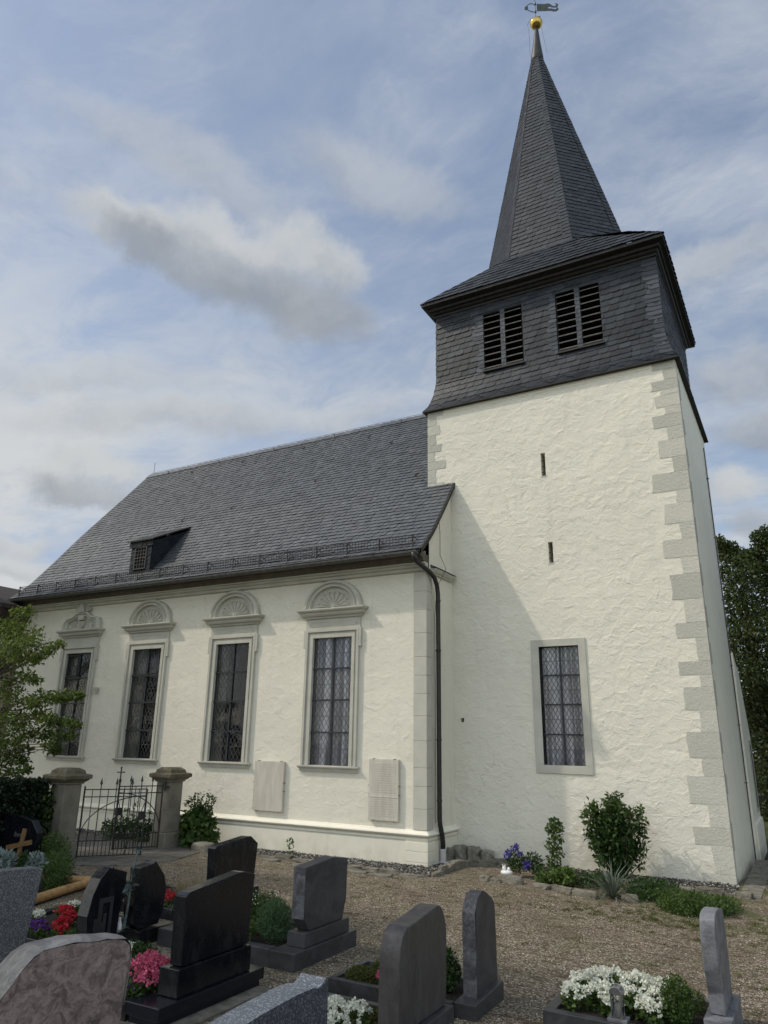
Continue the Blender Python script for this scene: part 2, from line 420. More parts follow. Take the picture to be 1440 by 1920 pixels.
M['grass_blue'] = leaf_mat('leaf_blue_fescue', (.09, .12, .09), (.17, .21, .16), .2)
M['petal_white'] = leaf_mat('petal_white', (.60, .62, .50), (.86, .86, .78), .3)
M['petal_red'] = leaf_mat('petal_red', (.30, .012, .02), (.62, .04, .06), .25)
M['petal_pink'] = leaf_mat('petal_pink', (.42, .05, .13), (.78, .20, .30), .25)
M['petal_purple'] = leaf_mat('petal_purple', (.06, .015, .12), (.20, .06, .34), .25)
M['petal_blue'] = leaf_mat('petal_blue', (.03, .022, .15), (.10, .085, .38), .25)
def gravel_f(g, p, pos):
    cell = g.n('ShaderNodeTexVoronoi'); g.put(cell.inputs['Vector'], pos); cell.inputs['Scale'].default_value = 74
    cs = g.n('ShaderNodeSeparateColor'); g.put(cs.inputs[0], cell.outputs['Color'])
    c = g.ramp(cs.outputs[0], [(0, (.030, .024, .017)), (.3, (.105, .083, .056)), (.65, (.225, .185, .132)), (.88, (.38, .32, .245)), (1, (.70, .64, .54))])
    fine = g.noise(pos, 160, 3, .7)
    c = g.mix(g.map(fine, .40, .62, .0, .45), c, (.06, .05, .036))
    big = g.noise(pos, 1.1, 5, .6)
    c = g.mix(g.map(big, .42, .72, 0, .45), c, (.085, .062, .043))
    litter = g.noise(g.mapping(pos, scale=(1, 2.4, 1), rot=(0, 0, .5)), 3.0, 8, .74)
    c = g.mix(g.map(litter, .53, .60, 0, .85), c, g.mix(fine, (.030, .020, .012), (.10, .07, .045)))
    s = g.n('ShaderNodeSeparateXYZ'); g.put(s.inputs[0], pos)
    # thin weeds and moss, mostly close to the planted strip under the tower
    near = g.math('MULTIPLY', g.map(s.outputs[1], -3.0, -1.1), g.map(s.outputs[0], 2.6, 4.2))
    near2 = g.math('MULTIPLY', g.map(s.outputs[0], 5.4, 6.6), .55)
    mo = g.noise(pos, 1.7, 6, .65)
    mm = g.math('MULTIPLY', g.map(mo, .44, .60), g.math('MAXIMUM', g.math('MAXIMUM', near, near2), .22))
    fm = g.noise(pos, 45, 4, .7)
    c = g.mix(g.math('MULTIPLY', mm, g.map(fm, .35, .6, .35, 1)), c, g.mix(fm, (.040, .050, .016), (.10, .115, .04)))
    g.put(p.inputs['Base Color'], c)
    h = g.math('ADD', g.math('MULTIPLY', g.math('SUBTRACT', 1, cell.outputs['Distance']), .6), g.math('ADD', g.math('MULTIPLY', fine, .3), g.math('MULTIPLY', g.noise(pos, 8, 4, .6), .8)))
    bump(g, p, h, .8, .012)
M['gravel'] = material('fine_gravel', gravel_f, .9, .15)
def ground_f(g, p, pos):
    n_ = g.noise(pos, .8, 7, .7)
    g.put(p.inputs['Base Color'], g.mix(g.map(n_, .35, .65), (.045, .055, .022), (.085, .085, .045)))
    bump(g, p, g.noise(pos, 20, 5, .7), .6, .03)
M['ground'] = material('grassy_ground', ground_f, .95, .1)
def paving_f(g, p, pos):
    br = g.n('ShaderNodeTexBrick'); g.put(br.inputs['Vector'], g.mapping(pos, rot=(0, 0, R(90))))
    br.inputs['Scale'].default_value = 1.0; br.inputs['Brick Width'].default_value = .62; br.inputs['Row Height'].default_value = .42
    br.inputs['Mortar Size'].default_value = .012
    g.put(br.inputs['Color1'], (.115, .108, .095)); g.put(br.inputs['Color2'], (.17, .16, .14)); g.put(br.inputs['Mortar'], (.035, .032, .026))
    c = g.mix(g.map(g.noise(pos, 5, 6, .7), .4, .7, 0, .55), br.outputs['Color'], (.07, .062, .048))
    g.put(p.inputs['Base Color'], c)
    bump(g, p, g.math('ADD', br.outputs['Fac'], g.math('MULTIPLY', g.noise(pos, 25, 5, .6), -.5)), -.5, .01)
M['paving'] = material('worn_stone_paving', paving_f, .85, .2)
def pebble_f(g, p, pos):
    a = attr(g)
    g.put(p.inputs['Base Color'], g.ramp(a, [(0, (.035, .032, .028)), (.45, (.10, .092, .08)), (.8, (.20, .19, .17)), (1, (.46, .44, .41))]))
M['pebble'] = material('washed_pebbles', pebble_f, .7, .25)
def gstone_f(g, p, pos):
    g.put(p.inputs['Base Color'], g.ramp(attr(g), [(0, (.07, .055, .04)), (.5, (.19, .16, .12)), (.85, (.30, .26, .21)), (1, (.55, .52, .46))]))
M['gravel_stone'] = material('gravel_stones', gstone_f, .85, .2)
M['dead_leaf'] = leaf_mat('dead_leaf', (.045, .028, .014), (.15, .095, .045), .1)
M['pilaster'] = mat_plain('dressed_corner_stone', (.475, .455, .395), .06, .8, 3, .25, .004, 40)
M['relief_dark'] = mat_plain('dark_relief', (.028, .028, .03), .2, .5)
# ---------------------------------------------------------------- mesh helpers
class MB:
    def __init__(s):
        s.v = []; s.f = []; s.r = []
    def add(s, vs, fs, r=0.5):
        o = len(s.v)
        s.v += [tuple(x) for x in vs]
        for k, f in enumerate(fs):
            s.f.append(tuple(i + o for i in f))
            s.r.append(r if not isinstance(r, (list, tuple)) else r[k])
        return s
    def box(s, x0, x1, y0, y1, z0, z1, r=.5):
        vs = [(x, y, z) for z in (z0, z1) for y in (y0, y1) for x in (x0, x1)]
        return s.add(vs, [(0, 2, 3, 1), (4, 5, 7, 6), (0, 1, 5, 4), (1, 3, 7, 5), (3, 2, 6, 7), (2, 0, 4, 6)], r)
    def quad(s, *p, r=.5):
        return s.add(p, [tuple(range(len(p)))], r)
    def prism(s, pts, f0, f1, r=.5):
        """pts 2-D outline; f0/f1 map a 2-D point to the two end planes"""
        n = len(pts)
        a = [f0(*p) for p in pts] + [f1(*p) for p in pts]
        fs = [tuple(range(n))[::-1], tuple(range(n, 2 * n))]
        fs += [(i, (i + 1) % n, n + (i + 1) % n, n + i) for i in range(n)]
        return s.add(a, fs, r)
    def tube(s, pts, rad, n=8, cap=True, r=.5):
        pts = [Vector(p) for p in pts]
        rad = rad if isinstance(rad, (list, tuple)) else [rad] * len(pts)
        vs = []
        last = None
        for i, p in enumerate(pts):
            t = (pts[min(i + 1, len(pts) - 1)] - pts[max(i - 1, 0)]).normalized()
            if last is None:
                a = t.orthogonal().normalized()
            else:
                a = (last - t * last.dot(t)).normalized()
            last = a
            b_ = t.cross(a)
            for k in range(n):
                th = 2 * math.pi * k / n
                vs.append(p + (a * math.cos(th) + b_ * math.sin(th)) * rad[i])
        fs = []
        for i in range(len(pts) - 1):
            for k in range(n):
                q = (k + 1) % n
                fs.append((i * n + k, i * n + q, (i + 1) * n + q, (i + 1) * n + k))
        if cap:
            fs.append(tuple(range(n))[::-1]); fs.append(tuple((len(pts) - 1) * n + k for k in range(n)))
        return s.add(vs, fs, r)
    def lathe(s, prof, cx, cy, n=24, r=.5):
        vs = []; fs = []
        for (rr, z) in prof:
            for k in range(n):
                th = 2 * math.pi * k / n
                vs.append((cx + rr * math.cos(th), cy + rr * math.sin(th), z))
        for i in range(len(prof) - 1):
            for k in range(n):
                q = (k + 1) % n
                fs.append((i * n + k, i * n + q, (i + 1) * n + q, (i + 1) * n + k))
        fs.append(tuple(range(n))[::-1]); fs.append(tuple((len(prof) - 1) * n + k for k in range(n)))
        return s.add(vs, fs, r)
    def build(s, name, mat, parent=None, smooth=False, bevel=0, loc=None):
        me = bpy.data.meshes.new(name)
        me.from_pydata([tuple(v) for v in s.v], [], s.f)
        at = me.attributes.new('rnd', 'FLOAT', 'FACE')
        at.data.foreach_set('value', np.array(s.r, dtype=np.float32))
        me.update()
        if smooth:
            me.polygons.foreach_set('use_smooth', np.ones(len(me.polygons), dtype=bool))
        me.materials.append(M[mat] if isinstance(mat, str) else mat)
        o = bpy.data.objects.new(name, me)
        COL.objects.link(o)
        if parent is not None:
            o.parent = parent
            if not loc:
                o.matrix_parent_inverse = Matrix.Identity(4)
                pw = parent
                off = Vector((0, 0, 0))
                while pw is not None:
                    off += pw.location; pw = pw.parent
                me.transform(Matrix.Translation(-off))
        if bevel:
            bm_ = o.modifiers.new('bevel', 'BEVEL'); bm_.width = bevel; bm_.segments = 2; bm_.limit_method = 'ANGLE'; bm_.angle_limit = R(40)
        return o

def tag(o, label, cat, group=None, kind=None):
    if label: o['label'] = label
    if cat: o['category'] = cat
    if group: o['group'] = group
    if kind: o['kind'] = kind
    return o
def thing(name, label, cat, loc=(0, 0, 0), group=None):
    o = bpy.data.objects.new(name, None)
    COL.objects.link(o); o.location = loc; o.empty_display_size = .2
    return tag(o, label, cat, group)
def recenter(o):
    """put the origin of a single-mesh thing at the middle of its base"""
    me = o.data
    co = np.empty(len(me.vertices) * 3, dtype=np.float32); me.vertices.foreach_get('co', co); co = co.reshape(-1, 3)
    c = Vector(((co[:, 0].min() + co[:, 0].max()) / 2, (co[:, 1].min() + co[:, 1].max()) / 2, co[:, 2].min()))
    me.transform(Matrix.Translation(-c)); o.location = o.location + c
    return o
def struct(o, kind='structure'):
    o['kind'] = kind
    return o

def clip_poly(poly, edges):
    """Sutherland-Hodgman against convex polygon 'edges' (ccw)"""
    out = poly
    n = len(edges)
    for i in range(n):
        ax, ay = edges[i]; bx, by = edges[(i + 1) % n]
        inp = out; out = []
        if not inp: return out
        def side(p): return (bx - ax) * (p[1] - ay) - (by - ay) * (p[0] - ax)
        for j in range(len(inp)):
            p, q = inp[j], inp[(j + 1) % len(inp)]
            sp, sq = side(p), side(q)
            if sp >= 0: out.append(p)
            if (sp >= 0) != (sq >= 0):
                t = sp / (sp - sq)
                out.append(tuple(p[k] + (q[k] - p[k]) * t for k in range(2)))
    return out
def slates(mb, region, to3d, w_, h_, lift=.014, tilt=0.0, seed=1, holes=(), rng=(0, 1), mirror=False, hcheck=None, minz=.0015, sig=.3):
    """overlapping scale slates over a convex 2-D region; to3d(u, v, lift) -> point"""
    rd = random.Random(seed)
    us = [p[0] for p in region]; vs = [p[1] for p in region]
    cu, cv = min(us), min(vs)
    ct, st = math.cos(tilt), math.sin(tilt)
    ext = max(max(us) - cu, max(vs) - cv) * 1.2 + 1
    rows = int(ext / h_) + 4
    for j in range(-int(ext * abs(st) / h_) - 3, rows):
        x = -ext * abs(st) - 1 - rd.random() * w_
        while x < ext + 1:
            ww = w_ * rd.uniform(.82, 1.18)
            y = j * h_
            pts = [(0, .0), (ww * .74, .0), (ww * .90, h_ * .06), (ww * 1.0, h_ * .22), (ww * 1.04, h_ * .5), (ww * 1.04, h_ * 1.22), (0, h_ * 1.22)]
            if mirror: pts = [(ww - a, c) for a, c in pts][::-1]
            P = []
            for a, c in pts:
                X, Y = x + a, y + c
                P.append((cu + X * ct - Y * st, cv + X * st + Y * ct))
            cen = (sum(p[0] for p in P) / 7, sum(p[1] for p in P) / 7)
            if min(p[0] for p in P) <= max(us) and max(p[0] for p in P) >= min(us) and min(p[1] for p in P) <= max(vs) and max(p[1] for p in P) >= min(vs):
                Q = clip_poly(P, region)
                okh = True
                for (a0, a1, b0, b1) in holes:
                    if Q and a0 < cen[0] < a1 and b0 < cen[1] < b1: okh = False
                if okh and len(Q) >= 3:
                    L = lift * rd.uniform(.8, 1.25)
                    jit = rd.uniform(-.0015, .0015)
                    V3 = []
                    for (U, V) in Q:
                        X = (U - cu) * ct + (V - cv) * st - x; Y = -(U - cu) * st + (V - cv) * ct - y
                        sx = X / ww if not mirror else 1 - X / ww
                        l = L * (1.05 - Y / h_ * .82) + .0045 * sx + jit
                        V3.append(to3d(U, V, max(l, minz)))
                    r_ = rng[0] + (rng[1] - rng[0]) * min(1, max(0, rd.gauss(.42, sig)))
                    mb.add(V3, [tuple(range(len(V3)))], r_)
            x += ww
def planar(o, e1, e2):
    o = Vector(o); e1 = Vector(e1).normalized(); e2 = Vector(e2).normalized(); n = e1.cross(e2).normalized()
    return (lambda u, v, l=0: o + e1 * u + e2 * v + n * l), o, e1, e2, n

def holed_wall(mb, x0, x1, z0, z1, holes, y, depth):
    xs = sorted({x0, x1, *[h[0] for h in holes], *[h[1] for h in holes]})
    zs = sorted({z0, z1, *[h[2] for h in holes], *[h[3] for h in holes]})
    for a, b_ in zip(xs, xs[1:]):
        for c, d_ in zip(zs, zs[1:]):
            mx, mz = (a + b_) / 2, (c + d_) / 2
            if not any(h[0] < mx < h[1] and h[2] < mz < h[3] for h in holes):
                mb.quad((a, y, c), (b_, y, c), (b_, y, d_), (a, y, d_))
    for (a, b_, c, d_) in holes:
        Y = y + depth
        mb.quad((a, y, c), (a, Y, c), (a, Y, d_), (a, y, d_)); mb.quad((b_, y, c), (b_, y, d_), (b_, Y, d_), (b_, Y, c))
        mb.quad((a, y, c), (b_, y, c), (b_, Y, c), (a, Y, c)); mb.quad((a, y, d_), (a, Y, d_), (b_, Y, d_), (b_, y, d_))

# ---------------------------------------------------------------- setting
gb = MB().box(-250, 250, -250, 250, -1.0, -.30)
struct(gb.build('ground', 'ground'))
gv = MB()
gv.prism([(-13, -18), (14, -18), (14, 8), (5.75, 8), (5.0, 1.6), (-13, 1.6)], lambda x, y: (x, y, 0), lambda x, y: (x, y, -.6))
struct(gv.build('gravel_yard', 'gravel'))
pv = MB(); pv.prism([(-9, -.62), (-6.2, -.62), (-5.0, -.80), (-4.45, -1.1), (-4.1, -2.2), (-4.25, -2.9), (-5.6, -3.8), (-9, -3.8)], lambda x, y: (x, y, .012), lambda x, y: (x, y, -.2))
struct(pv.build('paving', 'paving'))

M['soffit'] = mat_plain('brown_shaded_soffit', (.10, .085, .065), .15, .7)  # brown board, toned darker for the shade below the gutter
M['tablet_dark'] = mat_plain('grey_paint', (.085, .08, .075), .1, .7)
# ---------------------------------------------------------------- church
church = thing('church', 'cream plastered church with slate nave roof and a square tower under a pointed slate spire', 'church')
TY, TX0, TX1, TB = 1.3, -.59, 4.99, 6.1       # tower face, left, right, back
NW = -12.87
WC = [-10.23, -7.70, -4.95, -2.21]
HW, WZ0, WZ1 = .49, 1.66, 4.24
ROOF = [(-.42, 5.84), (-.1, 6.13), (.17, 6.39), (.77, 7.11), (1.57, 8.12), (2.45, 9.16), (3.21, 10.05), (4.07, 11.08)]
BACK = [(8.14 - y, z) for y, z in ROOF][::-1]

# nave wall: front with window openings, return wall, gables, back
nv = MB()
holed_wall(nv, NW, -.02, -.4, 5.9, [(c - HW - .02, c + HW + .02, WZ0, WZ1 + .02) for c in WC], 0, .45)
gout = [(0, -.4)] + [(y, z - .07) for y, z in ROOF if y > 0] + [(y, z - .07) for y, z in BACK[1:] if y < 8.14] + [(8.14, -.4)]
for X in (-.02, NW):
    nv.add([(X, y, z) for y, z in gout], [tuple(range(len(gout)))])
nv.quad((NW, 8.14, -.4), (-.02, 8.14, -.4), (-.02, 8.14, 5.9), (NW, 8.14, 5.9))
nave_wall = nv.build('nave_wall', 'plaster', church)
# inner skin so the church is a dark room behind its glass
inn = MB()
inn.box(NW + .4, -.5, .46, 7.7, .1, 5.8)
inn.f = inn.f[:2] + inn.f[3:]; inn.r = inn.r[:2] + inn.r[3:]
holed_wall(inn, NW + .4, -.5, .1, 5.8, [(c - HW - .02, c + HW + .02, WZ0, WZ1 + .02) for c in WC], .46, .0)
inn.build('interior', 'interior', church)
# plinth: a slightly thicker foot and its moulding, round the corner
pl = MB()
pl.box(NW, -.34, -.035, -.001, -.4, .41)
pl.box(-.018, .03, .30, 1.298, -.4, .40)
pl.build('plinth', 'plinth', church)
pm = MB()
def moulding(prof, x0, x1, ret=None):
    """profile of (out, z) run along the front, optionally returned round the corner"""
    n = len(prof)
    a = [(x0, -o, z) for o, z in prof]
    if ret:
        b_ = [(x1 + o, -o, z) for o, z in prof]; c_ = [(x1 + o, ret, z) for o, z in prof]
        rings = [a, b_, c_]
    else:
        rings = [a, [(x1, -o, z) for o, z in prof]]
    vs = [p for r_ in rings for p in r_]
    fs = []
    for k in range(len(rings) - 1):
        for i in range(n - 1):
            fs.append((k * n + i, k * n + i + 1, (k + 1) * n + i + 1, (k + 1) * n + i))
    fs.append(tuple(range(n))); fs.append(tuple((len(rings) - 1) * n + i for i in range(n))[::-1])
    return vs, fs
def halfround(z0, z1, o0, o1, n=6):
    return [(o0 + (o1 - o0) * math.sin(math.pi * i / n), z1 + (z0 - z1) * i / n) for i in range(n + 1)]
prof = [(0, .60), (.025, .59)] + halfround(.47, .58, .03, .10) + [(.05, .465), (.05, .43), (.036, .405), (0, .405)]
pm.add(*moulding(prof, NW, -.02, 1.298))
pm.build('plinth_moulding', 'plinth', church, smooth=False)
# corner pilaster of dressed stone and its wider foot
pi = MB()
zc = .60; rd = random.Random(4)
while zc < 5.46:
    h_ = min(rd.uniform(.32, .5), 5.47 - zc)
    if 5.47 - zc - h_ < .12: h_ = 5.47 - zc
    pi.box(-.275, .012, -.03, .24, zc + .002, zc + h_ - .002, rd.random())
    zc += h_
pi.build('corner_pilaster', 'pilaster', church, bevel=.004)
pf = MB(); zc = -.3
for h_ in (.36, .18, .165):
    pf.box(-.42, .045, -.062, .27, zc, zc + h_ - .003, rd.random()); zc += h_
pf.build('pilaster_foot', 'plinth', church, bevel=.006)
# eaves cornice
cn = MB()
cprof = [(0, 5.64), (.17, 5.64), (.17, 5.61), (.12, 5.60), (.10, 5.56), (.06, 5.545), (.06, 5.49), (.035, 5.475), (0, 5.47)]
cn.add(*moulding(cprof, NW, .035))
cn.build('eaves_cornice', 'trim', church)
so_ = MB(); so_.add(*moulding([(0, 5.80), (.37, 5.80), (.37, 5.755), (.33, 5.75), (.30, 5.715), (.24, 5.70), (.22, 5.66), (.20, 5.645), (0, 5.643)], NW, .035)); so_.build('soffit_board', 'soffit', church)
cr = MB()
rp = [(.0, 5.46), (.05, 5.465), (.06, 5.49), (.09, 5.50), (.13, 5.55), (.13, 5.575), (0, 5.60)]
cr.prism(rp, lambda o, z: (-.019 + o, .245, z), lambda o, z: (-.019 + o, 1.19, z))
cr.build('return_cornice', 'trim', church)
cr2 = MB(); cr2.prism([(0, 5.612), (.15, 5.582), (.15, 5.594), (0, 5.66)], lambda o, z: (-.019 + o, .22, z), lambda o, z: (-.019 + o, 1.22, z))
cr2.build('return_cornice_slates', 'roof_slate', church)

# nave roof
RX0, RX1 = -13.04, .06
arc = [0]
for (y0, z0), (y1, z1) in zip(ROOF, ROOF[1:]): arc.append(arc[-1] + math.hypot(y1 - y0, z1 - z0))
def roof3(u, v, l=0, back=False):
    v = max(0, min(v, arc[-1] - 1e-6))
    for i in range(len(arc) - 1):
        if v <= arc[i + 1]: break
    t = (v - arc[i]) / (arc[i + 1] - arc[i])
    (y0, z0), (y1, z1) = ROOF[i], ROOF[i + 1]
    L_ = math.hypot(y1 - y0, z1 - z0); ny, nz = -(z1 - z0) / L_, (y1 - y0) / L_
    y, z = y0 + (y1 - y0) * t + ny * l, z0 + (z1 - z0) * t + nz * l
    return Vector((u, (8.14 - y) if back else y, z))
rb = MB()
full = ROOF + BACK[1:]
n = len(full)
vs = [(X, y, z) for X in (RX0, RX1) for y, z in full] + [(X, y, z - .05) for X in (RX0, RX1) for y, z in full]
fs = []
for i in range(n - 1):
    fs += [(i, i + 1, n + i + 1, n + i), (2 * n + i, 3 * n + i, 3 * n + i + 1, 2 * n + i + 1), (i, 2 * n + i, 2 * n + i + 1, i + 1), (n + i, n + i + 1, 3 * n + i + 1, 3 * n + i)]
fs += [(0, n, 3 * n, 2 * n), (n - 1, 3 * n - 1, 4 * n - 1, 2 * n - 1)]
rb.add(vs, fs)
nave_roof = rb.build('nave_roof', 'under', church)
rs = MB()
slates(rs, [(RX0, 0), (RX1, 0), (RX1, arc[-1] + .02), (RX0, arc[-1] + .02)], roof3, .17, .133, .018, R(-1.2), 7, sig=.22)
slates(rs, [(RX0, 0), (RX1, 0), (RX1, arc[-1]), (RX0, arc[-1])], lambda u, v, l: roof3(u, v, l, True), .40, .30, .013, 0, 8)
rs.build('roof_slates', 'roof_slate', nave_roof)
for X in (RX0 - .03, RX1 + .002):
    vb = MB()
    for (y0, z0), (y1, z1) in zip(ROOF, ROOF[1:]):
        if X > 0 and y0 > 1.0: break
        vb.add([(X + dx, y, z + dz) for dx in (0, .028) for (y, z, dz) in ((y0, z0, -.10), (y1, z1, -.10), (y1, z1, .012), (y0, z0, .012))],
               [(0, 1, 2, 3), (4, 7, 6, 5), (0, 4, 5, 1), (2, 6, 7, 3)])
    vb.build('verge_board', 'dark_wood', nave_roof)
rc = MB()
rd = random.Random(9); x = RX0
while x < -.6:
    l = .26
    for sgn in (1, -1):
        rc.quad((x, 4.07, 11.12 + rd.uniform(0, .01)), (x + l + .04, 4.07, 11.105), (x + l + .04, 4.07 - sgn * .16, 10.93), (x, 4.07 - sgn * .16, 10.945), r=rd.random())
    x += l
rc.build('ridge_slates', 'roof_slate', nave_roof)
lr = MB(); lr.tube([(RX0 + .2, 4.07, 11.1), (RX0 + .2, 4.07, 11.55)], .008, 5)
for xx in (-11.9, -9.6, -7.3, -5.0, -2.7): lr.tube([(xx, 3.9, 10.92), (xx, 3.85, 11.0)], .012, 5)
lr.tube([(RX0 + .1, 4.06, 11.14), (-.6, 4.06, 11.14)], .006, 4)
lr.build('lightning_rod', 'wire', nave_roof)
# roof hooks scattered on the slope
for (xx, v) in [(-2.6, 5.4), (-4.4, 3.9), (-6.9, 3.2), (-8.6, 3.0), (-1.2, 6.2), (-3.6, 6.1), (-6.0, 6.3), (-8.4, 6.3), (-10.6, 6.3), (-1.1, 3.2)]:
    a = roof3(xx, v, .03); b_ = roof3(xx, v + .16, .025); c_ = roof3(xx + .03, v - .02, .09)
    MB().tube([b_, a, c_], .009, 5).build('roof_hook', 'iron', nave_roof)
fl = MB()
fl.add([(-.62, 1.285, 7.62), (.075, 1.285, 7.62), (.075, 1.285, 7.73), (-.62, 1.285, 7.73), (-.62, 1.12, 7.545), (.085, 1.12, 7.545)], [(0, 1, 2, 3), (4, 5, 2, 3), (1, 5, 2), (0, 3, 4)])
fl.build('lead_flashing', 'metal_dark', nave_roof)
lead = MB(); lead.quad((-.66, 1.16, 7.60), (-.56, 1.10, 7.56), (-.52, 1.2, 7.68), (-.62, 1.27, 7.75)); lead.build('lead_patch', 'steel', nave_roof)
# gutter and snow guard
gu = MB()
ga = []
for i in range(9):
    th = math.pi * i / 8
    ga.append((-.47 - .065 * math.cos(th), 5.80 - .07 * math.sin(th)))
gvs = [(X, y, z) for X in (RX0 - .02, .02) for y, z in ga] + [(X, y * 1.0 + (.008 if y > -.47 else -.008), z - .008) for X in (RX0 - .02, .02) for y, z in ga]
gfs = []
for i in range(8):
    gfs += [(i, i + 1, 9 + i + 1, 9 + i), (18 + i, 27 + i, 27 + i + 1, 18 + i + 1)]
gfs += [tuple(range(9)), tuple(range(9, 18))[::-1]]
gu.add(gvs, gfs)
gu.build('gutter', 'gutter', church)
sg = MB()
def sgp(x, v, h_):
    p = roof3(x, v, .02); return Vector((p.x, p.y - .0, p.z + h_))
for v, h_ in ((.16, .03), (.16, .10), (.16, .17), (.16, .215)):
    sg.tube([sgp(-12.85, v, h_), sgp(-.17, v, h_)], .006 if h_ < .2 else .010, 4)
x = -12.85
while x < -.15:
    sg.tube([sgp(x, .16, .02), sgp(x, .16, .215)], .0045, 4); x += .075
x = -12.8
while x < -.1:
    sg.tube([roof3(x, .30, .02), sgp(x, .17, .0), sgp(x, .17, .235)], .014, 5)
    sg.tube([sgp(x, .17, .21), roof3(x, .42, .015)], .008, 4)
    sg.tube([sgp(x, .165, .02), (x, -.42, 5.82), (x, -.545, 5.79)], .012, 5)
    x += .79
sg.build('snow_guard', 'metal_dark', nave_roof)
# downpipe at the corner
dp = MB()
dp.tube([(-.06, -.47, 5.78), (-.04, -.46, 5.66), (-.01, -.40, 5.58), (.07, -.02, 5.46), (.10, .16, 5.36), (.105, .27, 5.22), (.105, .315, 5.05), (.105, .32, 4.0), (.105, .32, .78), (.105, .345, .66), (.105, .43, .48), (.105, .455, .38), (.105, .46, .24)], [.07, .06] + [.047] * 11, 12)
for z in (4.9, 3.9, 2.2, 1.1): dp.tube([(.105, .32, z - .02), (.105, .32, z + .02)], .053, 12)
pipe = dp.build('downpipe', 'metal_dark', church, smooth=True)
sk = MB(); sk.lathe([(.056, -.1), (.056, .20), (.062, .20), (.062, .25), (.05, .255)], .105, .46, 14); sk.box(-.02, .2, .39, .6, -.05, .035)
sk.build('drain_socket', 'white_pvc', pipe, smooth=False)
lw = MB(); lw.tube([(.03, .55, 6.72), (.02, .62, 6.4), (.0, .66, 5.95), (.16, .60, 5.62), (.03, .42, 5.2), (.0, .38, 4.6), (.0, .385, 2.2), (.0, .38, .7)], .006, 5)
lw.build('lightning_wire', 'wire', church)

# dormer
DX0, DX1, DY = -8.72, -7.98, -.0
dm = MB()
def roof_z(y):
    for (y0, z0), (y1, z1) in zip(ROOF, ROOF[1:]):
        if y <= y1: return z0 + (z1 - z0) * (y - y0) / (y1 - y0)
zt, zb = 6.98, 6.25
# body: front wall with opening, cheeks running back into the slope
PK = 1.18
dm.add([(DX0, DY, zb - .1), (DX1, DY, zb - .1), (DX1, DY, zt), (DX0, DY, zt)], [(0, 1, 2, 3)])
ck = [(DY, zb - .1), (DY, zt + .1), (PK, roof_z(PK) + .0), (.9, roof_z(.9) - .1), (.4, roof_z(.4) - .1)]
dm.add([(DX0, y, z) for y, z in ck], [tuple(range(5))]); dm.add([(DX1, y, z) for y, z in ck], [tuple(range(5))[::-1]])
dormer = dm.build('dormer', 'under', church)
ds = MB()
to, *_ = planar((DX1, DY, zb - .15), (0, 1, .0), (0, 0, 1))
slates(ds, [(0, 0), (.25, .05), (PK, roof_z(PK) - zb + .12), (0, zt - zb + .25)], to, .24, .15, .014, R(28), 3, rng=(0, .5))
to2, *_ = planar((DX0 - .02, DY, zb - .15), (0, 1, 0), (0, 0, 1))
slates(ds, [(0, 0), (.25, .05), (PK, roof_z(PK) - zb + .12), (0, zt - zb + .25)], lambda u, v, l: to2(u, v, -l), .24, .15, .014, R(28), 3, rng=(0, .5))
tof, *_ = planar((DX0, DY - .012, zb), (1, 0, 0), (0, 0, 1))
slates(ds, [(0, -.1), (.15, -.1), (.15, zt - zb), (0, zt - zb)], tof, .17, .11, .01, 0, 4, rng=(.2, .9))
slates(ds, [(.59, -.1), (.745, -.1), (.745, zt - zb), (.59, zt - zb)], tof, .17, .11, .01, R(25), 5, rng=(.2, .9))
slates(ds, [(-.06, .69), (.80, .69), (.80, .86), (-.06, .86)], lambda u, v, l: tof(u, v, l + .03), .16, .2, .012, R(-4), 6, rng=(.1, .6))
ds.build('dormer_slates', 'belfry_slate', dormer)
dr = MB()
rp_ = [(DX0 - .10, DY - .10, 7.115), (DX1 + .10, DY - .10, 7.115), (DX1 + .04, PK + .12, roof_z(PK + .12) + .02), (DX0 - .04, PK + .12, roof_z(PK + .12) + .02)]
dr.add(rp_ + [(x, y, z - .035) for x, y, z in rp_], [(0, 1, 2, 3), (7, 6, 5, 4), (0, 4, 5, 1), (1, 5, 6, 2), (3, 2, 6, 7), (0, 3, 7, 4)])
dr.build('dormer_roof', 'dark_wood', dormer)
dw = MB(); fy = DY - .035
dw.box(DX0 + .17, DX1 - .17, DY - .002, DY + .002 - .008, 6.33, 6.93)
wpane = dw.build('dormer_window', 'black', dormer)
df = MB()
for xx in (DX0 + .16, DX1 - .18): df.box(xx, xx + .022, fy - .012, fy + .02, 6.33, 6.93)
for zz in (6.33, 6.622, 6.91): df.box(DX0 + .182, DX1 - .18, fy - .012, fy + .02, zz, zz + .022)
for k in (1, 2, 3): xx = DX0 + .17 + .4 * k / 4; df.box(xx - .006, xx + .006, fy - .005, fy + .012, 6.35, 6.91)
for zz in (6.45, 6.55, 6.72, 6.82): df.box(DX0 + .182, DX1 - .18, fy - .008, fy - .006 + .010, zz, zz + .012)
df.build('window_bar', 'tablet_dark', dormer)

